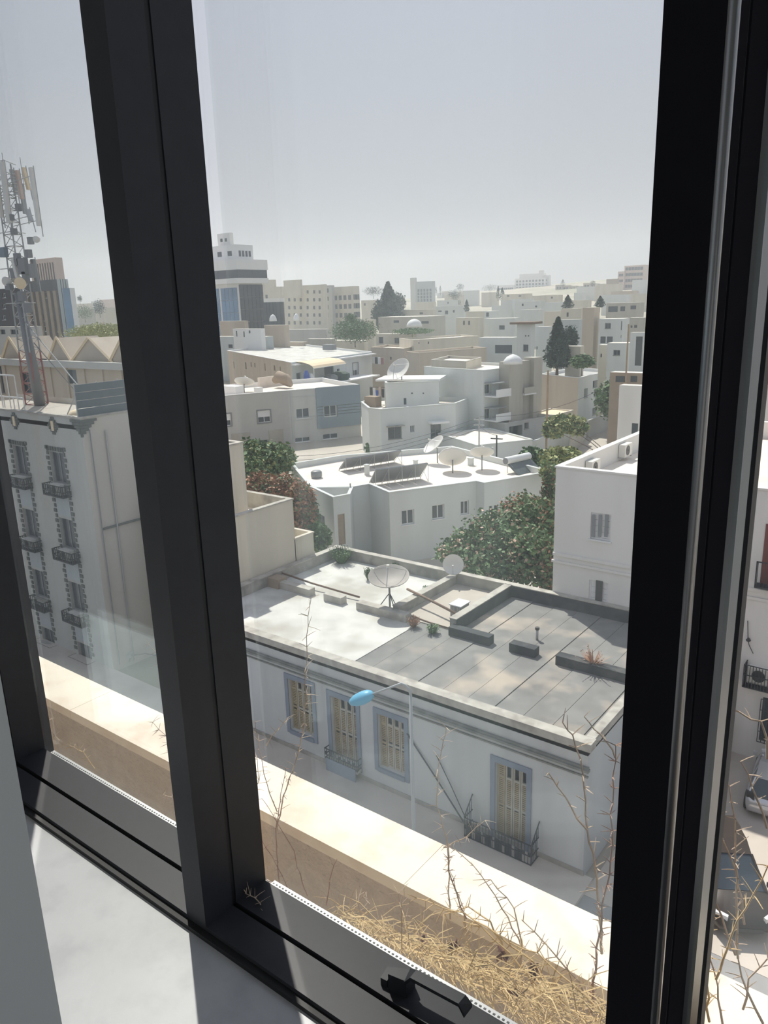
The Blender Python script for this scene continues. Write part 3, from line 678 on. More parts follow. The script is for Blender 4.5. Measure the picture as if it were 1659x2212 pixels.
# ------------------------------------------------------------------ dishes, heaters, panels
def dish(label, base, dia, az, el, pole=.6, m=DW, name='satellite_dish', group=None):
    """parabolic dish; az, el = direction it looks to (degrees, az clockwise from +y)"""
    base = Vector(base); rt = root(name, label, 'satellite dish', base, group)
    az, el = math.radians(az), math.radians(el)
    d = Vector((math.sin(az) * math.cos(el), math.cos(az) * math.cos(el), math.sin(el)))
    top = base + Vector((0, 0, pole)); c = top + d * dia * .12
    q = d.to_track_quat('Z', 'Y').to_matrix().to_4x4(); T = Matrix.Translation(c) @ q
    R0 = dia / 2; dp = dia * .16
    prof = [(R0 * t, dp * t * t) for t in (.03, .25, .5, .7, .85, 1.0)] + [(R0 * 1.012, dp + .004), (R0 * 1.0, dp - .02 * dia)] + [(R0 * t, dp * t * t - .02) for t in (.85, .5, .05)]
    MB().lathe(prof, T, 28).build('reflector', m, rt, smooth=True)
    MB().tube([base, top, c - d * .01], [dia * .025, dia * .025, dia * .03], 8).build('pole', FR, rt)
    f = T @ Vector((0, 0, dia * .42)); a1 = T @ Vector((0, -R0 * .95, dp)); m2 = MB(); m2.tube([a1, f], dia * .012, 5)
    if dia > 1.2:
        m2.tube([T @ Vector((R0 * .8, R0 * .5, dp)), f], dia * .008, 5); m2.tube([T @ Vector((-R0 * .8, R0 * .5, dp)), f], dia * .008, 5)
    o = m2.build('feed_arm', GS, rt); MB().obox(f, (dia * .03, 0, 0), (0, dia * .03, 0), tuple(d * dia * .05)).build('receiver_head', ACW, o)
    return rt
# the two dishes on the old roof
dish('big weathered grey dish lying nearly flat on a braced pole on the old roof', (-18.55, 24.1, 4.5), 1.72, 150, 76, 1.05, DG)
dish('round white dish standing upright on the back parapet of the old roof', (-18.05, 28.35, 4.98), .95, 152, 12, .36, DW)
m = MB()
for p in ((-.45, -.3), (.5, -.25), (0, .45)): m.tube([(-18.55, 24.1, 5.2), (-18.55 + p[0], 24.1 + p[1], 4.46)], .02, 5)
tag(recentre(m.build('dish_tripod', IR)), 'dark tripod legs under the big roof dish', 'tripod')

# ------------------------------------------------------------------ the white villa with the solar roof
ZV = 5.0
VP_ = [(-35.46, 37.56), (-32.9, 39.0), (-32.45, 40.25), (-29.8, 39.0), (-26.55, 44.65), (-25.8, 44.45), (-23.46, 50.0), (-35.1, 55.0), (-41.0, 47.2), (-42.3, 42.7)]
VL = bldg('white_villa', 'white villa with dishes, solar panels and a low parapet round its bright roof', VP_, 0, ZV, WV, par=.42, roof=RV, thick=.2, dep=.18,
          wins=[(3, 867, 1103, 895, 1131, 'white'), (3, 933, 1092, 960, 1119, 'white'), (3, 995, 1083, 1013, 1110, 'white'), (3, 1029, 1092, 1033, 1126, 'tiny'), (3, 1035.5, 1092, 1038, 1126, 'tiny'),
                (5, 1056, 1094, 1063, 1118, 'tiny'), (5, 1067, 1092, 1075, 1117, 'tiny')])
AN = [(-35.3, 37.5), (-32.16, 36.1), (-31.75, 37.3), (-32.9, 39.0)]
bldg('', '', AN, 0, ZV, WV, par=.9, roof=RW, rt=VL, thick=.18, wins=[(1, 729, 1112, 747, 1175, 'door'), (0, 687, 1108, 702, 1138, 'grey')])
MB().tube([(-32.9, 38.75, 0), (-32.9, 38.75, 5.3)], .05, 8).build('drain_pipe', GS, VL)
m = MB(); a, b = Vector((-37.0, 50.0)), Vector((-30.3, 52.8)); 
m = MB(); p1 = Pz(731, 986, 5.25); p2 = Pz(960, 966, 5.25)
def vroof(px, py): return Pz(px, py, ZV - .42)
def solar(label, bl, br, depth, rise):
    "tilted rack of flat collectors; bl, br = front lower corners on the roof"
    bl, br = Vector(bl), Vector(br); u = (br - bl); Lh = u.length; u.normalize(); n = Vector((-u.y, u.x, 0))
    rt = root('solar_panel_rack', label, 'solar panels', (bl + br) / 2); k = max(2, round(Lh / 1.15)); bl = bl + Vector((n.x * depth, n.y * depth, 0)); br = br + Vector((n.x * depth, n.y * depth, 0)); n = -n; slope = Vector((n.x * depth, n.y * depth, rise))
    for i in range(k):
        c = bl + u * (Lh * (i + .5) / k) + slope * .5 + Vector((0, 0, .15)); nn = -u.cross(slope).normalized(); nn = nn if nn.z > 0 else -nn
        o = MB().obox(c, u * (Lh / k / 2 - .03), slope * .5, nn * .04).build('collector_frame', FR, rt)
        MB().obox(c + nn * .042, u * (Lh / k / 2 - .09), slope * .46, nn * .004).build('collector_glass', PV, o)
    m = MB()
    for i in range(k + 1):
        b0 = bl + u * (Lh * i / k); t = b0 + slope + Vector((0, 0, .12))
        m.tube([b0 + Vector((n.x, n.y, 0)) * depth, t], .02, 5); m.tube([b0, t], .018, 5); m.tube([b0 + Vector((n.x, n.y, 0)) * depth, b0 + slope * .5], .015, 5)
        m.tube([b0, b0 + Vector((0, 0, .15))], .02, 5)
    m.build('rack_frame', GS, rt)
solar('left rear rack of grey solar collectors on the white villa roof', vroof(748, 1022), vroof(868, 1002), 1.1, .95)
solar('front rack of grey solar collectors on the white villa roof', vroof(812, 1056), vroof(925, 1040), 1.2, 1.2)
for lab, px, py, w, h in (('small white chimney between the solar racks of the villa', 793, 1026, .28, .75), ('white vent post behind the solar racks of the villa', 898, 1010, .26, .55), ('squat white vent among the villa dishes', 1017, 1005, .35, .55), ('slim white vent pipe on the back parapet of the villa', 1064, 983, .14, .6)):
    p = vroof(px, py); m = MB(); m.box(p.x - w / 2, p.y - w / 2, p.z, p.x + w / 2, p.y + w / 2, p.z + h); m.box(p.x - w * .65, p.y - w * .65, p.z + h, p.x + w * .65, p.y + w * .65, p.z + h + .06)
    tag(recentre(m.build('roof_vent', WV)), lab, 'vent')
p = vroof(684, 1032); m = MB(); m.lathe([(.35, 0), (.42, .1), (.42, .45), (.3, .55)], Matrix.Translation(p), 14); tag(recentre(m.build('water_drum', FR, smooth=True)), 'dark grey drum on the front left corner of the villa roof', 'drum')
dish('tall white dish seen edge-on at the back parapet of the villa', vroof(945, 1000), 1.9, 215, 50, 1.15)
dish('wide white dish with its back towards us in the middle of the villa roof', vroof(978, 1022), 2.1, 325, 40, .8)
dish('leaning white dish at the right of the villa roof', vroof(1041, 1016), 1.8, 330, 55, .95)
# solar water heater
p, q = vroof(1092, 1022) + Vector((0, 0, .9)), vroof(1143, 1010) + Vector((0, 0, .9))
rt = root('water_heater', 'white tank solar water heater leaning over the right corner of the villa roof', 'water heater', (p.x, p.y, ZV - .4))
u = (q - p).normalized(); n = Vector((u.y, -u.x, 0))
MB().tube([p, p + (q - p) * .03, q - (q - p) * .03, q], [.24, .29, .29, .24], 16).build('tank', SH, rt, smooth=True)
MB().tube([p - u * .03, p - u * .005], .25, 16).build('tank_end', FR, rt)
c = (p + q) / 2 + n * .65 + Vector((0, 0, -.55)); MB().obox(c, u * ((q - p).length * .48), n * .62 + Vector((0, 0, -.42)), Vector((n.x * .03, n.y * .03, .04))).build('collector_plate', PV, rt)
m = MB()
for t in (p + u * .2, q - u * .2): m.tube([t, t + Vector((0, 0, -.9))], .025, 5); m.tube([t, t + n * 1.2 + Vector((0, 0, -.95))], .02, 5)
m.build('stand', GS, rt)

# ------------------------------------------------------------------ middle distance
GA = bldg('grey_apartment_house', 'modern grey two-storey apartment house with a blue-grey panelled bay', box2((452, 857), (776, 831), 6.8, 13), 0, 6.8, GY, par=.55, roof=RV, dep=.15, coping=SH,
          wins=[(0, 556, 888, 585, 911, 'surround'), (0, 472, 896, 500, 919, 'surround'), (0, 639, 883, 669, 902, 'white'), (0, 699, 877, 727, 898, 'white'), (0, 637, 946, 671, 970, 'white'), (0, 697, 938, 731, 963, 'white'), (0, 545, 953, 580, 975, 'grey')])
P_ = box2((452, 857), (776, 831), 6.8, 13); A_, B_ = P_[0], P_[1]; Lg = (B_ - A_).length
def sof(px, py): q_ = Pl(px, py, A_, B_); return (Vector((q_.x, q_.y)) - Vector(A_[:2])).length, q_.z
s0, zt = sof(681, 838); s1, _ = sof(776, 831); zb = sof(725, 922)[1]; sa, sb = sof(699, 877)[0], sof(727, 898)[0]; za, zc = sof(712, 901)[1], sof(712, 876)[1]
m = MB(); slab(m, A_, B_, s0, s1, zc, 6.86, 0, .18); slab(m, A_, B_, s0, s1, zb, za, 0, .18)
k = 4; hh = (zc - za) / k
for j in range(k): slab(m, A_, B_, s0, sa - .1, za + j * hh, za + (j + 1) * hh - .07, 0, .18); slab(m, A_, B_, sb + .1, s1, za + j * hh, za + (j + 1) * hh - .07, 0, .18)
m.build('panelled_bay', BP, GA)
s2, _ = sof(626, 850); m = MB(); slab(m, A_, B_, s2, s0, .2, 6.78, 0, .06); slab(m, A_, B_, s0, s1, .2, zb - .03, 0, .06); 
hx = [sof(637, 946), sof(671, 970)]
m = MB(); slab(m, A_, B_, s2, s2 + .05, .2, 6.7, 0, .05)
for z in (2.9, 3.3, 5.9): slab(m, A_, B_, s2, s1, z, z + .04, 0, .04)
m.build('facade_joint', TEAL, GA)
s3, z3 = sof(500, 938); s4, _ = sof(612, 938); m = MB(); slab(m, A_, B_, s3, sof(545, 953)[0] - .2, 0, z3, 0, .08); slab(m, A_, B_, sof(580, 975)[0] + .2, s4, 0, z3, 0, .08); m.build('brown_bay_panel', BG, GA)
bx = lambda lab, px, py, w, d, h, mm=SH, nm='roof_box', cat='rooftop box', z=6.25: tag(recentre((lambda p: MB().box(p.x - w / 2, p.y - d / 2, z, p.x + w / 2, p.y + d / 2, z + h))(Pz(px, py, z)).build(nm, mm)), lab, cat)
bx('white cube vent on the bright roof of the grey apartment house', 559, 852, .8, .8, .9)
bx('long low white tank box at the left of the grey apartment roof', 505, 852, 2.4, 1.4, 1.1)
dish('wide white dish at the left on the grey apartment roof', Pz(528, 848, 6.25), 2.6, 330, 60, .8)
m = MB(); p = Pz(608, 838, 6.25); m.tube([p + Vector((-1.4, .2, .9)), p + Vector((-.5, .2, 1.5)), p + Vector((1.0, 0, 1.1)), p + Vector((1.9, 0, .4))], [.5, .8, .8, .3], 10); tag(recentre(m.build('covered_bundle', BRN, smooth=True)), 'brown covered bundle on the grey apartment roof edge', 'bundle')
m = MB(); A2 = Pz(560, 838, 6.25); B2 = Pz(622, 830, 6.25); m.obox((A2 + B2) / 2 + Vector((0, 0, .7)), (B2 - A2) / 2, (.1, .1, 0), (0, 0, .7)); tag(recentre(m.build('roof_wall', RV)), 'low pale wall across the grey apartment roof', 'wall')

# long villa behind it: tan side, white front with awning
VB = bldg('terrace_villa', 'long villa with a tan side wall and a white front with an arched awning terrace', box3((491, 757), (629, 783), (803, 760), 9.0), 0, 9.0, WV, mats={0: TN}, par=.3, roof=RO, dep=.3,
          wins=[(0, 504, 781, 507, 796, 'tiny'), (0, 529, 782, 533, 798, 'tiny'), (0, 541, 782, 544, 793, 'tiny'), (0, 549, 784, 552, 794, 'tiny'), (0, 571, 785, 574, 801, 'tiny'), (0, 591, 789, 595, 801, 'tiny'), (0, 604, 792, 607, 806, 'tiny'),
                (1, 762, 785, 774, 812, 'surround'), (1, 728, 797, 735, 831, 'tiny'), (1, 700, 790, 722, 832, 'tiny'), (1, 640, 806, 652, 834, 'tiny')], coping=SH)
Q_ = box3((491, 757), (629, 783), (803, 760), 9.0); A_, B_ = Q_[1], Q_[2]
a, b = sof(640, 800), sof(712, 800); rt = root('awning', 'cream arched awning over the terrace of the long villa', 'awning', Pl(676, 800, A_, B_))
for k in range(4):
    t0, t1 = k / 4, (k + 1) / 4; m = MB(); u = (Vector(B_[:2]) - Vector(A_[:2])).normalized(); n = Vector((u.y, -u.x)); A0 = Vector(A_[:2])
    P = lambda s, t: (A0.x + u.x * s + n.x * 3.2 * math.sin(t * 1.5), A0.y + u.y * s + n.y * 3.2 * math.sin(t * 1.5), b[1] + 1.0 + 1.0 * math.cos(t * 1.5))
    m.quad(P(a[0], t0), P(b[0], t0), P(b[0], t1), P(a[0], t1)); m.quad(*[(x_, y_, z_ - .04) for x_, y_, z_ in reversed((P(a[0], t0), P(b[0], t0), P(b[0], t1), P(a[0], t1)))]); m.build('cloth_bay', AW, rt)
m = MB(); m.tube([P(a[0], 1), (P(a[0], 1)[0], P(a[0], 1)[1], 5.6)], .05, 6); m.tube([P(b[0], 1), (P(b[0], 1)[0], P(b[0], 1)[1], 5.6)], .05, 6); m.tube([P(a[0], 1), P(b[0], 1)], .05, 6); m.build('awning_frame', SH, rt)
m = MB(); slab(m, A_, B_, a[0] - .5, sof(775, 820)[0], 5.4, 5.6, 0, 4.2); m.build('terrace_floor', SH, VB)
m = MB(); slab(m, A_, B_, sof(628, 781)[0], sof(803, 770)[0] + .2, 8.55, 8.75, 0, .8); m.build('roof_overhang', SH, VB)
for lab, px, py, c, w, h in (('dark blue hanging cloth at the left of the awning terrace', 637, 828, BLU, .9, 2.2), ('dark round shrub pot on the awning terrace', 711, 824, LD, 3.0, 1.3), ('grey sofa block on the awning terrace', 690, 826, FR, 2.2, 1.1), ('white cupboard beside the blue cloth on the terrace', 646, 828, SH, 1.1, 1.7)):
    q_ = Pl(px, py, A_, B_); n_ = (Vector(B_[:2]) - Vector(A_[:2])).normalized(); c_ = Vector((q_.x + n_.y * 2.2, q_.y - n_.x * 2.2, 5.6))
    m = MB(); m.lathe([(w * .42, 0), (w * .5, h * .3), (w * .48, h * .75), (w * .25, h)], Matrix.Translation(c_), 8); tag(recentre(m.build(lab.split()[-3] if False else 'terrace_furniture', c)), lab, 'furniture')
p = Pz(712, 757, 8.8); m = MB(); m.obox(p + Vector((0, 0, .6)), (1.2, 0, 0), (0, .6, 0), (0, 0, .5)); tag(recentre(m.build('water_tank', FR)), 'dark tank on the roof of the long villa', 'tank')

HB = bldg('corner_house', 'white two-storey house with a rounded terrace corner and a roof room with laundry', [Pz(780, 868, 5.8), Pz(796, 881, 5.8), Pz(822, 884, 5.8), Pz(984, 871, 5.8), Pz(984, 871, 5.8) + Vector((-1.2, 5.4, 0)), Pz(780, 868, 5.8) + Vector((-1.2, 5.4, 0))],
          0, 5.8, WV, par=.5, roof=RV, dep=.2, wins=[(2, 838, 923, 868, 947, 'grey'), (2, 886, 919, 896, 934, 'white'), (2, 930, 912, 953, 952, 'grey'), (2, 803 + 3, 926, 812, 950, 'grey')])
PB = box2((833, 827), (948, 823), 8.2, 4.6); bldg('', '', PB, 5.2, 8.2, WV, par=.15, roof=RV, rt=HB, wins=[(0, 888, 848, 892, 851, 'tiny'), (0, 913, 848, 916, 851, 'tiny'), (0, 872, 840 + 20, 878, 874, 'tiny')])
m = MB(); q_ = box2((811, 823), (950, 822), 8.25, 5); m.hexa([v for v in q_], 8.2, 8.42); m.build('roof_overhang', SH, HB)
m = MB(); A_, B_ = Pz(822, 884, 5.8), Pz(984, 871, 5.8); slab(m, A_, B_, sof(925, 915)[0], sof(962, 915)[0], sof(940, 913)[1], sof(940, 912)[1] + .15, 0, 1.1); m.build('door_canopy', SH, HB)
m = MB(); slab(m, A_, B_, sof(838, 923)[0] - .2, sof(868, 923)[0] + .2, sof(850, 921)[1], sof(850, 921)[1] + .1, 0, .5); m.build('window_hood', CO, HB)
dish('large white dish on the roof room of the corner house', Pz(868, 821, 8.4), 2.9, 185, 40, .8)
rt = root('laundry_line', 'washing line hung with dark, pink and white clothes on the corner house terrace', 'laundry', Pz(830, 872, 5.3)); P0 = Pz(800, 872, 5.3); P1 = Pz(850, 874, 5.3)
MB().tube([P0 + Vector((0, 0, 2)), P1 + Vector((0, 0, 2))], .03, 5).build('line', DK, rt); MB().tube([P0, P0 + Vector((0, 0, 2))], .04, 5).build('post', GS, rt); MB().tube([P1, P1 + Vector((0, 0, 2))], .04, 5).build('post', GS, rt)
for k, c in enumerate((DK, SH, BLU, PK, DK, SH, RD, TEAL)):
    c_ = P0.lerp(P1, (k + .5) / 8) + Vector((0, 0, 1.45 - .15 * (k % 3))); MB().obox(c_, (P1 - P0) / 20, (0, .04, 0), (0, .0, .5 + .1 * (k % 2))).build('garment', c, rt)
bx('pile of dark and pale boxes by the washing line', 806, 878, 1.6, 1.2, 1.2, BRN, 'box_pile', 'boxes', 5.3)

TB = bldg('tan_house', 'tan two-storey house with a lit flat roof behind the corner house', box3((801, 750), (872, 753), (905, 747), 9.3), 0, 9.3, TN, par=.35, roof=RV,
          wins=[(0, 842, 771, 846, 777, 'tiny'), (1, 868, 773, 877, 785, 'white')], grid=[(1, 2, 1, .8, 1.2, 3.4, 3, 'tiny')])
rt = root('laundry_line', 'patterned sheets hanging on the tan house balcony', 'laundry', Pz(816, 790, 7.2)); P0 = Pz(804, 784, 7.2); P1 = Pz(829, 787, 7.2)
MB().tube([P0 + Vector((0, 0, 1)), P1 + Vector((0, 0, 1))], .04, 5).build('line', DK, rt)
for k, c in enumerate((SH, DK, SH, RD)):
    c_ = P0.lerp(P1, (k + .5) / 4) + Vector((0, 0, .5)); MB().obox(c_, (P1 - P0) / 9, (0, .05, 0), (0, 0, .55)).build('sheet', c, rt)
bldg('beige_long_house', 'long low cream house with a stained wall behind the tan houses', box3((862, 719), (894, 722), (1033, 714), 11.6), 0, 10.6, CR, par=.3, roof=RV, wins=[(1, 904, 738, 906, 743, 'tiny'), (1, 924, 737, 927, 743, 'tiny')])
bldg('grey_tan_house', 'grey-tan house with an air conditioner, between the tan house and the tall beige house', box3((878, 757), (905, 760), (1051, 748), 9.6), 0, 9.4, TN, par=.3, roof=RV)
TBH = bldg('tall_beige_house', 'tall bare beige concrete house with narrow arched windows', box3((932, 777), (1007, 781), (1040, 772), 10.0), 0, 10.0, BG, par=.3, roof=RV, mats={1: CR},
           wins=[(1, 1017, 803, 1024, 825, 'tiny'), (1, 1017, 857, 1024, 878, 'tiny'), (1, 1017, 910, 1024, 925, 'tiny'), (0, 940, 800 + 100, 946, 912, 'tiny')])
BBH = bldg('balcony_house', 'grey house with two piers and stacked white balconies, right of the tall beige house', box2((1044, 800), (1150, 788), 9.2, 10), 0, 9.2, WV, par=.3, roof=RV, dep=.4,
           wins=[(0, 1047, 831, 1062, 850, 'white'), (0, 1047, 884, 1062, 904, 'white'), (0, 1110, 829, 1119, 842, 'grey'), (0, 1110, 880, 1119, 892, 'grey')])
A_, B_ = box2((1044, 800), (1150, 788), 9.2, 10)[:2]
for a, b, zt in ((1078, 1108, 10.0), (1131, 1149, 10.2)):
    m = MB(); slab(m, A_, B_, sof(a, 800)[0], sof(b, 800)[0], 0, zt, 0, 1.6); m.build('pier', BG, BBH)
m = MB(); slab(m, A_, B_, sof(1108, 800)[0], sof(1131, 800)[0], 0, 9.9, 0, 1.0); m.build('middle_bay', BG, BBH)
for a, b, py in ((1041, 1078, 858), (1041, 1078, 910), (1107, 1132, 852)):
    z = sof(a, py)[1]; o = MB(); slab(o, A_, B_, sof(a, 850)[0], sof(b, 850)[0], z, z + .15, 0, 1.9); o.build('balcony', SH, BBH)
    o = MB(); slab(o, A_, B_, sof(a, 850)[0], sof(b, 850)[0], z + .15, z + .9, 1.8, 1.88); o.build('balcony_front', SH if a < 1100 else BG, BBH)
for py in (828, 881):
    z = sof(1050, py)[1]; o = MB(); slab(o, A_, B_, sof(1046, 850)[0], sof(1074, 850)[0], z, z + .1, 0, 1.5); o.build('hood', FR, BBH)
m = MB(); p = Pz(1108, 786, 9.9); m.lathe([(1.1, 0), (1.05, .4), (.7, .8), (.3, 1.0), (.03, 1.1)], Matrix.Translation(p), 20); tag(recentre(m.build('roof_dome', SH, smooth=True)), 'small white dome on the balcony house roof', 'dome')
bldg('garage', 'low grey garage with a white rimmed opening below the balcony house', box2((1092, 915), (1185, 900), 3.2, 7), 0, 3.2, GY, par=.2, roof=RB, dep=.8, wins=[(0, 1100, 922, 1128, 950, 'grey'), (0, 1133, 912, 1142, 925, 'grey')])
bldg('low_white_garage', 'low white flat-roofed garage behind the villa dishes', box2((1030, 962), (1150, 949), 2.6, 9), 0, 2.6, WV, par=.12, roof=RV)
bldg('cream_low_house', 'low cream house with a sunlit slab roof left of the loggia house', box3((1150, 893), (1200, 897), (1238, 886), 3.4), 0, 3.4, CR, par=.1, roof=AW)
LH = bldg('loggia_house', 'two-storey house with a tan end wall and a white front with open loggias', box3((1168, 808), (1250, 816), (1322, 800), 6.6), 0, 6.6, WV, mats={0: TN}, par=.4, roof=GY, dep=.7, coping=SH,
          wins=[(1, 1262, 840, 1269, 858, 'grey'), (1, 1281, 823, 1292, 837, 'tiny'), (1, 1298, 819, 1314, 834, 'tiny'), (1, 1283, 842, 1292, 856, 'tiny'), (1, 1299, 838, 1315, 850, 'tiny'), (1, 1280, 882, 1288, 894, 'grey')])
m = MB(); A_, B_ = box3((1168, 808), (1250, 816), (1322, 800), 6.6)[1:3]; slab(m, A_, B_, sof(1296, 860)[0], sof(1318, 855)[0], 2.9, 3.3, 0, 1.2); m.build('balcony', SH, LH)

# ------------------------------------------------------------------ farther houses, each on its own plot
def fh(name, label, xL, xC, xR, yt, r, m, grid=(), wins=(), mats=None, roof=None, par=.0, cat='building', base=None, thick=.3):
    P, z = far(xL, xC, xR, yt, r); cx = sum(p[0] for p in P) / 4; cyy = sum(p[1] for p in P) / 4
    b = min(terrain(p[0], p[1]) for p in P) - .5 if base is None else base
    if z - b < 3: b = z - 3
    return bldg(name, label, P, b, z, m, grid=grid, wins=wins, mats=mats, roof=roof or RW, par=par, dep=.2, thick=thick)
# office block with blue glass
P, z = far(430, 515, 566, 612, 200)
OT = fh('glass_office_block', 'office block with a blue curtain wall, black glass flank and white stepped top', 430, 515, 566, 611, 200, SH, roof=RW)
A_, B_, C_ = P[0], P[1], P[2]
Lf = (B_ - A_).length; Ls = (C_ - B_).length
def colm(px): return (Pl(px, 650, A_, B_).xy - A_).length
for a, b in ((colm(462), colm(475)), (colm(479), colm(514))):
    n = 4
    for i in range(n):
        s_ = MB(); 
        for k in range(7): slab(s_, A_, B_, a + (b - a) * i / n + .05, a + (b - a) * (i + 1) / n - .05, z - 1 - (k + 1) * 3.0 + .08, z - 1 - k * 3.0, 0, .15)
        s_.build('curtain_glass', GB, OT)
n = 6
for i in range(n):
    s_ = MB()
    for k in range(8): slab(s_, B_, C_, Ls * i / n + .05, Ls * (i + 1) / n - .05, z - .3 - (k + 1) * 3.0 + .08, z - .3 - k * 3.0, 0, .2)
    s_.build('dark_glass', GD, OT)
q = inset(P, -1.2)
MB().hexa(q, z, z + 1.2).build('ledge', SH, OT); bldg('', '', inset(P, -1.0), z + 1.2, z + 3.2, GL, par=.02, rt=OT, roof=SH); MB().hexa(q, z + 3.2, z + 5.6).build('crown_slab', SH, OT)
bldg('', '', inset(P, 1.2), z + 5.6, z + 9.2, SH, rt=OT, par=.02, grid=[(0, 3, 1, 1.6, 1.2, z + 6.6, 3, 'tiny'), (1, 4, 1, .8, 1.4, z + 6.4, 3, 'tiny')])
bldg('', '', far(474, 500, 508, 568, 205)[0], z + 9, z + 12.2, SH, rt=OT, par=.02, grid=[(0, 2, 1, .9, .8, z + 10.2, 3, 'tiny')])
OW = fh('glass_office_wing', 'lower black glass wing with a white rim beside the office block', 562, 604, 613, 652, 215, GD, roof=SH)
P, z = far(562, 604, 613, 652, 215)
MB().hexa(inset(P, -.2), z, z + 1.0).build('white_rim', SH, OW)
for i in range(6):
    s_ = MB(); L_ = (P[1] - P[0]).length
    for k in range(4): slab(s_, P[0], P[1], L_ * i / 6 + .05, L_ * (i + 1) / 6 - .05, z - (k + 1) * 2.6 + .06, z - k * 2.6, 0, .12)
    s_.build('dark_glass', GD, OW)
fh('cream_roof_house', 'narrow cream block rising behind the black glass wing', 566, 590, 596, 604, 330, CR, grid=[(0, 2, 3, 1.4, 1.4, 14, 3.2, 'tiny')])
fh('cream_roof_house', 'wide low cream block between the office block and the cream flats', 578, 605, 618, 619, 320, CR, grid=[(0, 3, 3, 1.4, 1.4, 12, 3.2, 'tiny')])
# cream flats
P, z = far(612, 664, 700, 606, 270)
CF = fh('cream_apartment_block', 'long cream apartment block, left half with five rows of windows', 612, 700, 706, 614, 275, CR, wins=[(0, x, y, x + 5, y + 7, 'tiny') for y in (627, 644, 661, 677, 694) for x in (622, 634, 647, 662, 676, 688)])
bldg('', '', far(612, 648, 652, 604, 276)[0], 20, far(612, 648, 652, 604, 276)[1], CR, rt=CF, par=.02)
fh('grey_stair_tower', 'recessed grey stair tower in the middle of the cream apartment block', 700, 716, 722, 616, 283, GY, wins=[(0, 705, y, 710, y + 9, 'tiny') for y in (623, 641, 659, 677)])
fh('cream_apartment_block', 'right half of the long cream apartment block beside the green tree', 716, 762, 776, 618, 280, CR, grid=[(0, 4, 5, 1.4, 1.6, 9.5, 3, 'tiny'), (1, 2, 5, 2.2, 1.8, 9.5, 3, 'tiny')])
fh('garden_wall_block', 'pale wall below the cream apartment block', 618, 705, 712, 711, 180, GY)
fh('brown_house', 'brown low house under the black glass wing', 570, 617, 622, 702, 165, TN)
fh('tan_brown_house', 'orange-tan house at the foot of the office block', 474, 528, 536, 693, 176, TN)
fh('white_roof_room', 'small white roof room with arched openings below the office block', 503, 563, 572, 710, 158, SH, wins=[(0, 509, 715, 513, 727, 'tiny'), (0, 525, 716, 529, 728, 'tiny'), (0, 537, 714, 541, 720, 'tiny')])
fh('blue_grey_house', 'low blue-grey house with dark arched openings', 455, 578, 590, 727, 160, TEAL, wins=[(0, 493, 744, 503, 752, 'tiny'), (0, 517, 743, 530, 752, 'tiny'), (0, 570, 738, 574, 748, 'tiny')])
fh('tan_low_house', 'low tan roofed house left of the small grey one', 582, 655, 664, 739, 168, TN, roof=RV)
fh('grey_low_house', 'small grey block with a pale roof above the long villa', 664, 718, 722, 732, 170, BG)
fh('beige_low_house', 'low beige wall block beneath the green tree', 722, 786, 794, 736, 172, CR)
p = Pd(590, 694, 166); m = MB()
for dx, rr in ((0, .8), (4.5, .65)): m.lathe([(rr, 0), (rr * .9, .6), (rr * .5, 1.2), (.05, 1.4)], Matrix.Translation(p + Vector((dx, dx * .5, 0))), 16)
tag(recentre(m.build('roof_domes', SH, smooth=True)), 'pair of little white domes on the brown house', 'dome')
# tower, dome and middle houses
GTW = fh('grey_tower_block', 'isolated grey office tower with a taller pale shaft on its left', 898, 935, 940, 607, 420, TEAL, grid=[(0, 5, 7, 1.3, 1.4, 12, 1.7, 'tiny')])
bldg('', '', far(886, 897, 900, 600, 421)[0], 8, far(886, 897, 900, 600, 421)[1], GY, rt=GTW, par=.02)
dm = fh('domed_house', 'long low grey house carrying a white dome', 817, 930, 962, 683, 190, BG, wins=[(0, 850, 692, 862, 697, 'tiny'), (0, 910, 694, 926, 699, 'tiny')])
p = Pd(895, 706, 175); m = MB(); m.lathe([(1.75 * math.cos(t), 1.7 * math.sin(t)) for t in (0, .3, .6, .9, 1.2, 1.5)], Matrix.Translation(p), 22); m.build('dome', SH, dm, smooth=True)
fh('box_terrace_house', 'pale boxy house with two dark openings in front of the domed house', 812, 890, 900, 721, 150, CR, wins=[(0, 818, 728, 828, 742, 'tiny'), (0, 852, 730, 876, 742, 'tiny')])
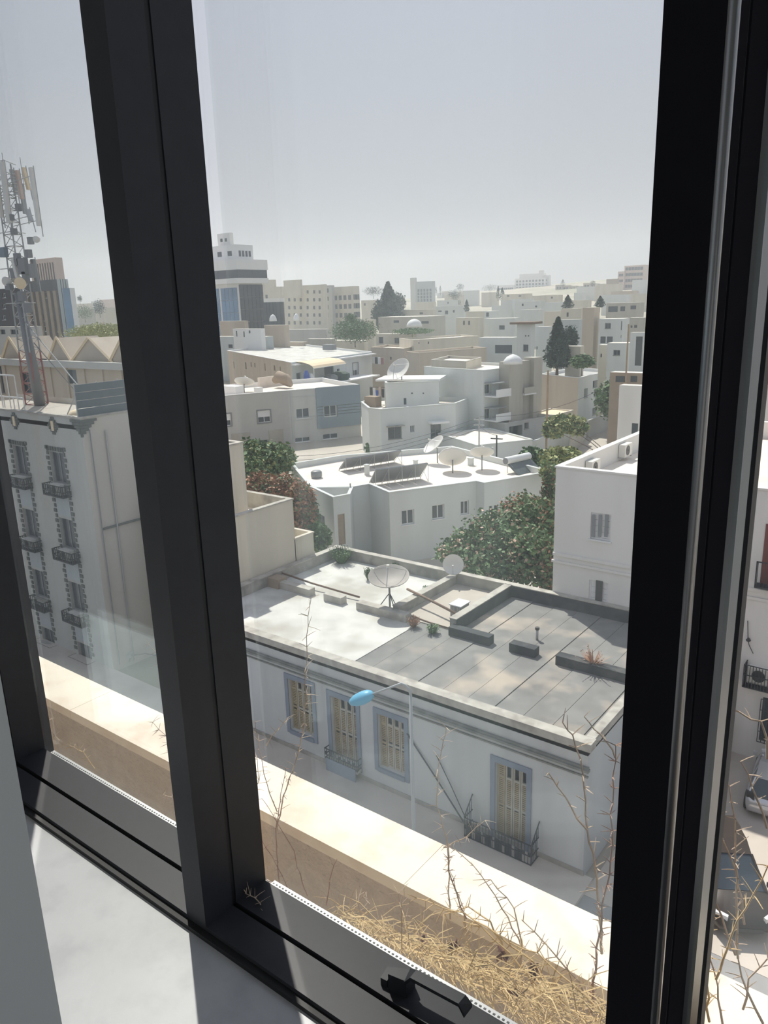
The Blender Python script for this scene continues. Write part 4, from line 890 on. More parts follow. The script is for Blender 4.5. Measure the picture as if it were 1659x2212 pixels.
spec = [  # xL, xC, xR, ytop, range, material, label
 (1035, 1108, 1120, 729, 135, WV, 'white house with a long veranda left of its blue-white stair tower', [(0, 1069, 745, 1110, 764, 'tiny')]),
 (1117, 1148, 1156, 700, 132, WV, 'blue-white stair tower with a dark slab roof', [(0, 1130, 744, 1141, 759, 'grey'), (0, 1134, 724, 1137, 727, 'tiny'), (0, 1140, 724, 1143, 727, 'tiny')]),
 (1046, 1112, 1124, 687, 170, WV, 'white house with one wide window above the veranda house', [(0, 1078, 703, 1090, 712, 'tiny')]),
 (1046, 1058, 1078, 672, 185, WV, 'narrow white tower house with a dark double window', [(0, 1050, 673 + 2, 1056, 684, 'tiny'), (0, 1058, 676, 1064, 684, 'tiny')]),
 (1082, 1106, 1112, 648, 235, WV, 'narrow pale blue-white house high behind the stair tower', []),
 (1112, 1168, 1178, 650, 230, WV, 'pale blue-white stepped house with two small windows', [(0, 1127, 656, 1131, 661, 'tiny'), (0, 1156, 660, 1160, 664, 'tiny')]),
 (1124, 1166, 1176, 668, 205, WV, 'lower blue-white wing of the stepped house', []),
 (1158, 1185, 1194, 705, 140, WV, 'white tan-shaded house left of the big cypress', [(0, 1158, 748, 1161, 755, 'tiny')]),
 (1176, 1210, 1214, 672, 200, CR, 'small cream house behind the tip of the big cypress', []),
 (1212, 1256, 1262, 666, 165, CR, 'cream house with one narrow window, between the two dark trees', [(0, 1224, 675, 1228, 684, 'tiny')]),
 (1210, 1252, 1258, 690, 158, TEAL, 'grey-shaded lower wall right of the big cypress', []),
 (1259, 1284, 1296, 664, 140, TN, 'tall plain tan tower house', []),
 (1294, 1346, 1360, 688, 138, WV, 'white house with a big dark upper window', [(0, 1307, 698, 1319, 710, 'grey'), (0, 1342, 694, 1356, 713, 'tiny'), (0, 1297, 727, 1308, 741, 'tiny'), (0, 1311, 727, 1323, 741, 'tiny'), (0, 1341, 724, 1350, 730, 'tiny')]),
 (1312, 1356, 1366, 741, 105, WV, 'white house front with one square grey window', [(0, 1325, 756, 1339, 768, 'grey')]),
 (1362, 1392, 1398, 718, 102, WV, 'pale house with a tall dark red door', [(0, 1374, 727, 1385, 790, 'tiny')]),
 (1294, 1312, 1318, 745, 108, CR, 'narrow cream annex with a small dark window', [(0, 1293 + 4, 764, 1300, 772, 'tiny')]),
 (1222, 1254, 1262, 748, 112, CR, 'low rounded cream garden pavilion beside the round bush', []),
 (1310, 1382, 1392, 653, 190, BG, 'brownish flats with dark loggias on the right', [(0, 1314, 662, 1334, 674, 'tiny'), (0, 1340, 662, 1350, 672, 'tiny'), (0, 1362, 660, 1374, 668, 'tiny')]),
 (1318, 1388, 1398, 806, 92, BRN, 'long brown garden wall building right of the loggia house', [(0, 1330, 812, 1350, 826, 'tiny'), (0, 1362, 812, 1376, 826, 'tiny')]),
 (985, 1036, 1044, 686, 170, CR, 'cream house with two small dark windows right of the dome', [(0, 1000, 693, 1004, 702, 'tiny'), (0, 1011, 693, 1015, 702, 'tiny')]),
 (939, 1000, 1008, 660, 240, WV, 'white house with a slit, a square and a tiny window', [(0, 946, 671, 954, 674, 'tiny'), (0, 961, 671, 968, 679, 'tiny'), (0, 978, 670, 982, 675, 'tiny')]),
 (855, 935, 942, 668, 235, CR, 'cream house with a roof tank right behind the tall tree', [(0, 906, 675, 914, 679, 'tiny')]),
 (1006, 1046, 1052, 672, 215, CR, 'plain cream house right of the little cypress', []),
 (944, 984, 990, 648, 290, WV, 'small white house left of the little cypress', [(0, 966, 652, 969, 656, 'tiny')]),
 (896, 936, 942, 652, 300, CR, 'pale wall house under the grey tower', []),
 (780, 810, 816, 648, 330, CR, 'pale house between the apartment block and the tall tree', [(0, 786, 655, 790, 660, 'tiny')]),
 (780, 806, 812, 690, 220, CR, 'house with a white sloping roof left of the tall tree', []),
 (1000, 1030, 1036, 627, 420, WV, 'boxy white house on the ridge, left of the two cypress spires', []),
 (1040, 1072, 1078, 631, 400, CR, 'boxy cream house on the ridge beside the two cypress spires', []),
 (1062, 1082, 1088, 668 - 8, 260, WV, 'small white house directly left of the blue-white houses', []),
 (1085, 1140, 1150, 634, 330, CR, 'long cream house below the stepped hilltop building', [(0, 1095, 638, 1100, 641, 'tiny'), (0, 1120, 638, 1126, 641, 'tiny')]),
 (1150, 1206, 1216, 637, 310, CR, 'long cream house with a faint tan pole in front', [(0, 1190, 641, 1194, 645, 'tiny')]),
 (1176, 1222, 1232, 652, 260, WV, 'low white house left of the right-hand dark tree', []),
 (1240, 1258, 1266, 632, 330, WV, 'small white house under the dark roofed ridge row', []),
 (1246, 1296, 1300, 618, 380, WV, 'tall plain white house on the right-hand ridge', []),
 (1285, 1338, 1346, 613, 370, CR, 'long cream house on the ridge left of the pink flats', []),
 (1230, 1270, 1278, 648, 280, CR, 'cream house seen between the two round dark trees', []),
 (1300, 1352, 1362, 636, 290, WV, 'white house under the tan pitched roof', []),
 (1320, 1370, 1380, 628, 320, TN, 'tan house with a pitched look below the pink flats', []),
 (1356, 1396, 1400, 634, 300, CR, 'pale house at the right edge under the pink flats', []),
 (1366, 1396, 1402, 604, 400, WV, 'white block in front of the pink flats', []),
 (1360, 1392, 1400, 686, 150, BG, 'beige block with small windows above the red door house', [(0, 1362, 703, 1366, 708, 'tiny'), (0, 1370, 702, 1376, 708, 'tiny')]),
 (960, 996, 1003, 637, 400, CR, 'low cream house on the ridge right of the grey tower', []),
 (1104, 1148, 1154, 645, 290, WV, 'low white house squeezed above the stepped house', []),
]
for s in spec: fh('house', s[6], s[0], s[1], s[2], s[3], s[4], s[5], wins=s[7])
P, z = far(1117, 1148, 1156, 700, 132); m = MB(); m.hexa(inset(P, -.9), z, z + .35); tag(recentre(m.build('slab_roof', RS)), 'dark slab roof capping the blue-white stair tower', 'roof')
# hilltop buildings
HT = fh('hilltop_building', 'stepped white hilltop building with rows of bluish windows', 1112, 1178, 1190, 599, 600, SH, grid=[(0, 9, 3, 1.6, 1.4, 24.3, 2.3, 'tiny'), (1, 3, 3, 1.5, 1.4, 24.3, 2.3, 'tiny')])
for a, b, c, y in ((1122, 1172, 1180, 590), (1164, 1172, 1176, 584), (1172, 1186, 1190, 594)): P, z = far(a, b, c, y, 602); bldg('', '', P, 25, z, SH, rt=HT, par=.02)
fh('hilltop_wing', 'low white wing of flats with dark windows left of the hilltop building', 1075, 1110, 1115, 615, 600, SH, grid=[(0, 8, 2, 1.4, 1.3, 21.5, 2.4, 'tiny')])
PF = fh('pink_flats', 'pink apartment flats rising at the right of the hill', 1349, 1392, 1404, 572, 450, PK, grid=[(0, 6, 6, 1.5, 1.6, 21, 3, 'tiny')])
bldg('', '', far(1335, 1349, 1352, 586, 451)[0], 20, far(1335, 1349, 1352, 586, 451)[1], PK, rt=PF, par=.02, grid=[(0, 2, 4, 1.2, 1.4, 21, 3, 'tiny')])
fh('brown_ridge_house', 'low brown roofed house left of the pink flats', 1310, 1334, 1338, 602, 440, BRN, grid=[(0, 4, 1, 1.4, 1.2, 28, 3, 'tiny')])
for i in range(7):
    x = 1200 + i * 15; fh('ridge_house', f"tiny brownish ridge house, {['first','second','third','fourth','fifth','sixth','seventh'][i]} from the left in the row right of the hilltop building", x, x + 15, x + 20, 615 + (i * 5 % 4) * 2 - i, 520, (BG, TN, CR)[i % 3], grid=[(0, 2, 1, 1.3, 1.2, far(x, x + 15, x + 20, 615 + (i * 5 % 4) * 2 - i, 520)[1] - 2.4, 3, 'tiny')])
for i in range(6):
    x = 944 + i * 11; fh('ridge_house', f"tiny pale ridge house, {['first','second','third','fourth','fifth','sixth'][i]} from the left in the row right of the grey tower", x, x + 11, x + 15, 633 - (i * 5 % 3) * 2, 560, (WV, CR, SH)[i % 3])
# roofs right of the window post
fh('white_block', 'tall pale wall block seen in the right-hand pane', 1600, 1700, 1720, 836, 60, W_)
fh('far_street_house', 'dark roofed row seen in the right-hand pane', 1600, 1690, 1700, 742, 110, DKG)
fh('far_white_house', 'white house with a plain wall high in the right-hand pane', 1610, 1690, 1700, 672, 170, WV)

# ------------------------------------------------------------------ left-hand pane: yellow villa, brown towers
YV = bldg('yellow_building', 'yellow plastered building with a grey cornice and roof gables, behind the left block', [(-82, 36), (-50, 36), (-50, 41), (-82, 41)], 0, 12.9, CR, mats={0: AW if False else TN}, par=.1, roof=GY, dep=.2,
          wins=[(0, 138, 798, 168, 830, 'tiny'), (0, 44, 803, 70, 850, 'grey'), (0, -5, 790, 12, 850, 'grey')])
m = MB(); slab(m, (-82, 36), (-50, 36), 0, 32, 12.6, 13.15, 0, .5); m.build('cornice', GY, YV)
m = MB()
for k in range(9): slab(m, (-82, 36), (-50, 36), 10 + k * 2.6, 10.35 + k * 2.6, 8, 12.6, 0, .12)
m.build('pilaster', TN, YV)
for i, (a, b, lab) in enumerate(((100, 150, 'middle'), (150, 240, 'right'), (232, 300, 'far right'), (0, 45, 'left'))):
    A = Py(a, 742, 36.6); B = Py(b, 735, 36.6); rt = root('roof_gable', f'grey tent-shaped roof gable, {lab} one on the yellow building', 'roof gable', ((A.x + B.x) / 2, 38, 13)); cx_ = (A.x + B.x) / 2
    m = MB(); m.v += [(A.x, 36.6, 13.0), (B.x, 36.6, 13.0), (cx_, 36.6, 15.0), (A.x, 40.5, 13.0), (B.x, 40.5, 13.0), (cx_, 40.5, 15.0)]; m.f += [(0, 1, 2), (5, 4, 3), (0, 2, 5, 3), (1, 4, 5, 2), (0, 3, 4, 1)]; m.build('gable_body', TN, rt)
    m = MB(); m.tube([(A.x, 36.5, 13.05), (cx_, 36.5, 15.05), (B.x, 36.5, 13.05)], .12, 4); m.build('verge', AW, rt)
BT = fh('brown_office_tower', 'tall pinkish brown slab tower behind the lattice mast', 62, 118, 134, 556, 175, PK, grid=[(0, 9, 1, .5, 9, 18, 9, 'tiny')])
BT2 = fh('dark_office_block', 'dark grey office block with columns of pale windows behind the mast', 48, 122, 143, 603, 160, DKG, wins=[(0, x, y, x + 8, y + 12, 'white') for x in (66, 94) for y in (632, 656, 681, 704)])
P, z = far(48, 122, 143, 603, 160)
m = MB(); L_ = (P[2] - P[1]).length
for k in range(4): slab(m, P[1], P[2], L_ * k / 4, L_ * k / 4 + .6, 0, z, 0, .3)
m.build('light_pilaster', TEAL, BT2)
m = MB(); L_ = (P[1] - P[0]).length
for k in range(6): slab(m, P[0], P[1], L_ * (k + .5) / 6 - .5, L_ * (k + .5) / 6 + .5, 0, z - 2, 0, .25)
m.build('brick_strip', BRN, BT2)
fh('blue_glass_column', 'narrow blue glass tower block at the right of the dark office block', 134, 150, 160, 622, 155, GB, mats={1: SH})
fh('dark_office_block', 'lower dark block with square windows at the left edge behind the mast', -30, 32, 48, 622, 140, DKG, wins=[(0, x, y, x + 8, y + 9, 'white') for x in (5,) for y in (634, 658, 682)])
fh('grey_office_annex', 'low grey annex in front of the dark office blocks', -20, 70, 90, 705, 90, GY, wins=[(0, 22, 712, 40, 722, 'tiny'), (0, 0, 712, 12, 722, 'tiny')])
for i, (a, b, y, r, c) in enumerate(((164, 196, 655, 420, CR), (196, 222, 650, 460, WV), (214, 250, 646, 430, PK), (160, 200, 668, 330, BG), (205, 250, 664, 300, CR))):
    fh('distant_house', f"distant {('cream','white','pinkish','beige','pale')[i]} house on the skyline left of the window post, {('leftmost','second','third','lower left','lower right')[i]} of its group", a, b, b + 4, y, r, c, grid=[(0, 3, 1, 1.6, 1.4, terrain(*far(a, b, b + 4, y, r)[0][0]) + 3, 3, 'tiny')])
struct(MB().quad(*[tuple(Pz(*p, 3.2)) for p in ((150, 708), (270, 700), (262, 684), (150, 690))]).build('pale_road', GR), 'pale dusty road in the left-hand distance')

# ------------------------------------------------------------------ trees and shrubs
def tree(name, label, blobs, n, leaf, m, trunk=None, cat='tree', flowers=None, seed=1, cone=False):
    """blobs: (x, y, z, rx, ry, rz) foliage masses; leaves scattered through each, denser outside"""
    r = random.Random(seed); bx0 = trunk or (blobs[0][0], blobs[0][1], blobs[0][2] - blobs[0][5]); rt = root(name, label, cat, (bx0[0], bx0[1], bx0[2]))
    tot = sum(b[3] * b[5] for b in blobs); m1, m2 = MB(), MB()
    for b in blobs:
        k = int(n * b[3] * b[5] / tot)
        for _ in range(k):
            v = Vector((r.gauss(0, 1), r.gauss(0, 1), r.gauss(0, 1))).normalized() * (r.random() ** .45) * (1 + .12 * r.gauss(0, 1))
            c = Vector((b[0] + v.x * b[3], b[1] + v.y * b[4], b[2] + v.z * b[5]))
            if cone:
                t_ = r.random() ** .8; w = (.75 + 1.25 * t_ if t_ < .2 else max(.02, (1 - t_) / .8) ** .8) * math.sqrt(r.random()) * (1 + .15 * r.gauss(0, 1)); a_ = r.uniform(0, 6.283)
                c = Vector((b[0] + math.cos(a_) * b[3] * w, b[1] + math.sin(a_) * b[4] * w, b[2] + (2 * t_ - 1) * b[5]))
            a = Vector((r.gauss(0, 1), r.gauss(0, 1), r.gauss(0, .7))).normalized(); d = a.cross(Vector((r.gauss(0, 1), r.gauss(0, 1), r.gauss(0, 1)))).normalized()
            s = leaf * r.uniform(.6, 1.4); t = m2 if flowers and r.random() < flowers[1] else m1
            if t is m2: s *= .8
            t.quad(c - a * s, c + d * s * .6, c + a * s, c - d * s * .6)
    m1.build('foliage', m, rt)
    if m2.v: m2.build('blossom', flowers[0], rt)
    mb = MB(); base = Vector(bx0)
    for b in blobs[:5]: mb.tube([base, base.lerp(Vector(b[:3]), .5) + Vector((0, 0, .2)), Vector(b[:3])], [max(.04, .06 * b[5]), .04, .02], 6)
    mb.build('trunk', BK, rt)
    return rt
def blob(px, py, y, rx, rz, ry=None):
    p = Py(px, py, y); return (p.x, p.y, p.z, rx, ry or rx, rz)
# hedge of flowering climbers between the villa and the white building
tree('bougainvillea', 'big tangled flowering shrub of green and orange filling the garden beside the villa', [blob(1080, 1155, 33.5, 1.9, 1.3), blob(1030, 1180, 33, 1.7, .9), blob(1110, 1195, 32, 1.8, 1.3), blob(1145, 1135, 35, 1.2, 1.4), blob(1060, 1220, 31.5, 1.9, .9), blob(985, 1192, 33, 1.2, .55), blob(1145, 1205, 31, 1.1, 1.5)],
     15000, .13, LG, trunk=(-18, 33, 0), flowers=(BLP, .20), cat='shrub', seed=3)
tree('bougainvillea', 'red flowering bush at the top of the garden tangle', [blob(1100, 1112, 36, .8, .7), blob(1128, 1095, 37, 1.2, .8)], 1700, .11, LG, trunk=(-19, 36, 0), flowers=(BL, .35), cat='shrub', seed=4)
tree('garden_tree', 'narrow tree pressed between the garden and the white building, reddish below', [blob(1186, 1065, 39, .45, 1.6), blob(1182, 1140, 34, .5, 1.5), blob(1182, 1225, 31, .5, 1.3)], 4200, .12, LG, trunk=(-16.5, 34, 0), flowers=(LR, .3), seed=5)
tree('garden_tree', 'yellow-green leafy tree behind the roof corner of the white building', [blob(1205, 990, 50, 1.2, .7), blob(1190, 1015, 48, .7, .9), blob(1228, 980, 54, .9, .45)], 5200, .17, LY, trunk=(-18.5, 50, 0), flowers=(LG, .4), seed=6)
tree('garden_tree', 'dark green round tree left of the yellow-green one', [blob(1152, 987, 56, 1.0, .75)], 3000, .17, LG, trunk=(-25.5, 56, 0), flowers=(LD, .3), seed=7)
# by the left of the villa
tree('fig_tree', 'large green tree beside the grey apartment house wall', [blob(572, 1000, 40, 2.0, 1.5), blob(612, 990, 44, 1.0, 1.2), blob(545, 995, 40, 1.3, 1.6), blob(548, 1025, 38, 1.4, 1.1)], 12000, .18, LG, trunk=(-46, 41, 0), flowers=(LY, .25), seed=8)
tree('rust_tree', 'rust-coloured dry tree at the corner of the cream terrace', [blob(600, 1060, 34, 1.6, 1.1), blob(560, 1055, 32, 1.2, 1.0), blob(648, 1080, 33.5, 1.0, 1.2), blob(655, 1135, 33, .9, 1.6)], 8500, .13, LR, trunk=(-34, 33, 0), flowers=(LG, .35), seed=9)
tree('garden_tree', 'small green bush at the foot of the villa left corner', [blob(688, 1160, 33, .8, .9), blob(668, 1115, 35, .7, 1.2)], 3500, .12, LG, trunk=(-29.5, 33, 0), seed=10)
tree('garden_tree', 'green bush between the grey apartment house and the corner house', [blob(835, 963, 70, 1.5, .8), blob(808, 968, 68, .9, .7)], 3600, .22, LG, trunk=(-46, 70, 0), seed=11)
tree('street_tree', 'light green tree leaning over the white street wall', [blob(1218, 915, 76, 1.9, .9), blob(1245, 922, 76, 1.2, .9), blob(1195, 928, 74, 1.1, .9)], 6000, .24, LY, trunk=(-28, 76, 0), flowers=(LG, .5), seed=12)
tree('street_tree', 'green tree half hidden between the loggia house and the street wall', [blob(1330, 862, 92, 2.6, 2.4)], 2500, .26, LG, trunk=(-28, 92, 0), seed=13)
def far_tree(label, px, pyt, pyb, r, wpx, m=LD, n=1500, cone=False, seed=1, name='dark_tree'):
    a = Pd(px, pyt, r); b = Pd(px, pyb, r); h = a.z - b.z; rx = wpx / F * r * .55
    tree(name, label, [(a.x, a.y, b.z + h * .52, rx, rx, h * .5)], n, max(.15, h * .035), m, trunk=(a.x, a.y, b.z - 1), cone=cone, seed=seed)
far_tree('tall dark cypress standing over the loggia house', 1206, 688, 795, 112, 46, n=5200, seed=20, name='cypress', cone=True)
far_tree('darker leafy crown hugging the right of the tall cypress', 1232, 705, 760, 116, 30, n=2200, seed=21)
far_tree('broad dark foot of trees around the tall cypress', 1207, 735, 796, 111, 44, n=2600, seed=22)
far_tree('round grey-green bush right of the tall cypress', 1258, 767, 796, 105, 44, m=LG, n=2400, seed=23, name='bush')
far_tree('very large dark tree left of the grey tower', 838, 612, 712, 240, 52, n=6000, seed=24, cone=True)
far_tree('second lobe of the very large dark tree, leaning right', 858, 632, 680, 245, 34, n=2400, seed=25)
far_tree('left lobe of the very large dark tree', 820, 648, 715, 238, 32, n=2400, seed=26)
far_tree('umbrella pine on the skyline left of the very large dark tree', 806, 618, 640, 330, 40, n=1300, seed=27)
far_tree('wide bright green tree in front of the cream apartment block', 765, 690, 740, 160, 90, m=LG, n=5200, seed=28, name='green_tree')
far_tree('dark green shrub rising above the wide green tree', 757, 678, 705, 168, 26, m=LG, n=1300, seed=29)
far_tree('left round dark tree on the hill above the cypress', 1227, 638, 668, 175, 22, n=1500, seed=30, cone=True)
far_tree('right round dark tree on the hill above the cypress', 1297, 640, 664, 178, 19, n=1400, seed=31, cone=True)
far_tree('round tree in front of the pale ridge houses', 981, 626, 648, 360, 26, n=1200, seed=32)
far_tree('little dark cypress among the middle houses', 1008, 648, 674, 230, 12, n=800, seed=33, cone=True, name='cypress')
far_tree('lower small bush among the middle houses', 985, 647, 660, 300, 18, n=700, seed=34, name='bush')
far_tree('left cypress spire on the ridge', 1076, 618, 645, 350, 9, n=500, seed=35, cone=True, name='cypress')
far_tree('right cypress spire on the ridge', 1085, 622, 650, 345, 14, n=700, seed=36, name='cypress', cone=True)
far_tree('small tree poking above the ridge right of the grey tower', 994, 612, 630, 450, 16, n=600, seed=37)
far_tree('dark clump of trees on the ridge left of the hilltop wing', 1058, 614, 630, 470, 34, n=900, seed=38)
far_tree('tiny spire beside the grey tower, left of the two', 942, 620, 634, 450, 5, n=250, seed=39, cone=True, name='cypress')
far_tree('tiny spire beside the grey tower, right of the two', 951, 617, 634, 450, 6, n=250, seed=40, cone=True, name='cypress')
far_tree('dark little tree on the ridge right of the hilltop building', 1216, 604, 618, 470, 12, n=400, seed=41, cone=True)
far_tree('dark little tree on the ridge left of the pink flats', 1281, 606, 618, 450, 10, n=400, seed=42)
far_tree('low grey-green hedge before the domed house', 890, 709, 722, 150, 80, m=LG, n=2400, seed=43, name='hedge')
far_tree('palm-like dark tuft on the skyline in the left-hand pane', 171, 638, 652, 330, 9, n=350, seed=44)
far_tree('dark tree on the skyline next to the window post', 212, 648, 680, 300, 22, n=1100, seed=45)
far_tree('dark bushes under the skyline tuft in the left-hand pane', 180, 660, 690, 290, 34, m=LG, n=1200, seed=46, name='bush')
far_tree('olive scrub below the pale road in the left-hand pane', 215, 700, 735, 120, 120, m=LY, n=4500, seed=47, name='scrub')
far_tree('dark green trees in the right-hand pane above the roofs', 1655, 690, 745, 150, 34, n=1300, seed=48)
far_tree('green shrub in the right-hand pane beside the pale wall block', 1652, 775, 850, 75, 44, m=LG, n=2000, seed=49, name='bush')
# weeds on the old roof
def tuft(label, x, y, z, r, h, n, m=LG, seed=1, cat='weed'):
    q = random.Random(seed); mb = MB()
    for _ in range(n):
        a = q.uniform(0, 6.28); l = q.uniform(.3, 1); p = Vector((x + math.cos(a) * r * .3 * l, y + math.sin(a) * r * .3 * l, z)); t = Vector((x + math.cos(a) * r * l, y + math.sin(a) * r * l, z + h * q.uniform(.4, 1)))
        s = Vector((-math.sin(a), math.cos(a), 0)) * .025; mb.quad(p - s, p + s, t + s * .2, t - s * .2)
        c = t; b = Vector((q.gauss(0, 1), q.gauss(0, 1), q.gauss(0, 1))).normalized() * .05; mb.quad(c - b, c + s * 2, c + b)
    return tag(recentre(mb.build('roof_weed', m)), label, cat)
tuft('large weedy bush in the far corner of the old roof', -24.3, 27.7, 4.44, .65, .75, 420, seed=1)
tuft('upright weed tuft left of the big roof dish', -21.6, 26.5, 4.44, .26, .55, 150, seed=2)
tuft('second weed tuft behind the big roof dish', -21.2, 28.0, 4.44, .25, .42, 130, seed=3)
tuft('dry weed tuft at the wall end in front of the court', -16.7, 23.2, 4.44, .3, .4, 130, m=LR, seed=4)
tuft('green weed tuft beside the dark low wall', -15.7, 23.1, 4.44, .3, .35, 170, seed=5)
tuft('flat small weed right of the big dish near the divider wall', -18.6, 26.9, 4.44, .22, .12, 60, seed=6)
tuft('sparse dry stalks on the right-hand low wall of the old roof', -9.3, 23.5, 4.78, .7, .4, 40, m=LR, seed=7)

# ------------------------------------------------------------------ street lamp, poles and wires
PLY = 14.2
A_ = Py(895, 1780, PLY); Tp = Py(887, 1500, PLY); K = Py(868, 1476, PLY - .1); Hd = Py(803, 1500, PLY - .35); He = Py(756, 1518, PLY - .5)
rt = root('street_lamp', 'slim grey street lamp with a curved arm and a bright blue lamp head', 'street lamp', (Tp.x, PLY, 0))
Tp = Vector((Tp.x, PLY, Tp.z)); pts = [Vector((Tp.x, PLY, 0)), Tp, Tp + Vector((-.03, -.02, .14)), Tp + Vector((-.12, -.05, .24)), K, Hd]
MB().tube([pts[0], Vector((Tp.x, PLY, 3.0)), Tp], [.075, .055, .04], 10).build('pole', LAMP, rt, smooth=True); MB().tube(pts[1:], [.04, .036, .033, .03, .026], 10).build('arm', LAMP, rt, smooth=True)
d = (He - Hd); Ld = d.length; d.normalize(); q = d.to_track_quat('Z', 'Y').to_matrix().to_4x4(); T = Matrix.Translation(Hd) @ q @ Matrix.Diagonal((1, .8, 1, 1))
MB().lathe([(.03, -.04), (.13, .02), (.19, .12), (.215, Ld * .4), (.19, Ld * .7), (.11, Ld * .93), (.03, Ld)], T, 16).build('lamp_head', LMB, rt, smooth=True)
MB().lathe([(.012, 0), (.03, .015), (.0, .04)], Matrix.Translation(He) @ q, 8).build('lamp_tip', SH, rt)
def pole(label, px, pyt, pyb, y, r, m, arms=1):
    t = Py(px, pyt, y); rt = root('utility_pole', label, 'pole', (t.x, y, 0)); MB().tube([(t.x, y, 0), t], [r, r * .7], 8).build('post', m, rt)
    for k in range(arms): MB().obox(t + Vector((0, 0, -.3 - .5 * k)), (.5, .1, 0), (0, .05, 0), (0, 0, .04)).build('crossarm', m, rt)
    return t
t1 = pole('thin grey utility pole behind the villa dishes', 1035, 900, 965, 62, .09, GS, 2); t2 = pole('short dark pole with a street light right of the villa dishes', 1073, 940, 985, 56, .09, IR, 1)
t3 = pole('tall brown wooden pole before the loggia house', 1184, 800, 930, 74, .13, WD, 0); t4 = pole('tall brown wooden pole near the brown garden wall at the right', 1358, 700, 835, 86, .12, WD, 0)
def wire(label, a, b, sag, r=.014):
    a, b = Vector(a), Vector(b); m = MB(); m.tube([a.lerp(b, k / 8) - Vector((0, 0, sag * 4 * (k / 8) * (1 - k / 8))) for k in range(9)], r, 4); tag(recentre(m.build('overhead_wire', DK)), label, 'wire')
for k in range(4): wire(f"overhead wire sagging in front of the corner house, {['topmost','second','third','lowest'][k]} of four", t1 + Vector((0, 0, -.1 - .35 * k)), Py(640, 985 + 9 * k, 62), .8, .02)
wire('overhead wire from the grey pole towards the loggia house', t1, Py(1290, 845, 80), .8, .02); wire('overhead wire from the dark pole to the grey pole', t2, t1 + Vector((0, 0, -.8)), .2, .02)

# street walls
def wallpx(label, pts, z, h, m, w=.25):
    P = [Pz(px, py, z) for px, py in pts]; mb = MB()
    for a, b in zip(P, P[1:]):
        u = (b - a).normalized(); n = Vector((-u.y, u.x, 0)) * w; mb.hexa([a, b, b + n, a + n], z - h, z)
    tag(recentre(mb.build('garden_wall', m)), label, 'wall')
wallpx('white curved garden wall below the light green tree', [(1140, 958), (1180, 942), (1215, 934), (1252, 930), (1272, 908)], 1.9, 1.9, WV)
wallpx('long pale street wall running back past the loggia house', [(1272, 908), (1300, 898), (1336, 886), (1350, 880)], 2.2, 2.2, GY)
wallpx('low grey wall beside the balcony house garage', [(1110, 945), (1180, 925)], 1.6, 1.6, GY)
wallpx('stone-coloured wall of the gate bay on the street', [(1236, 930), (1262, 912)], 2.6, 2.6, BG)

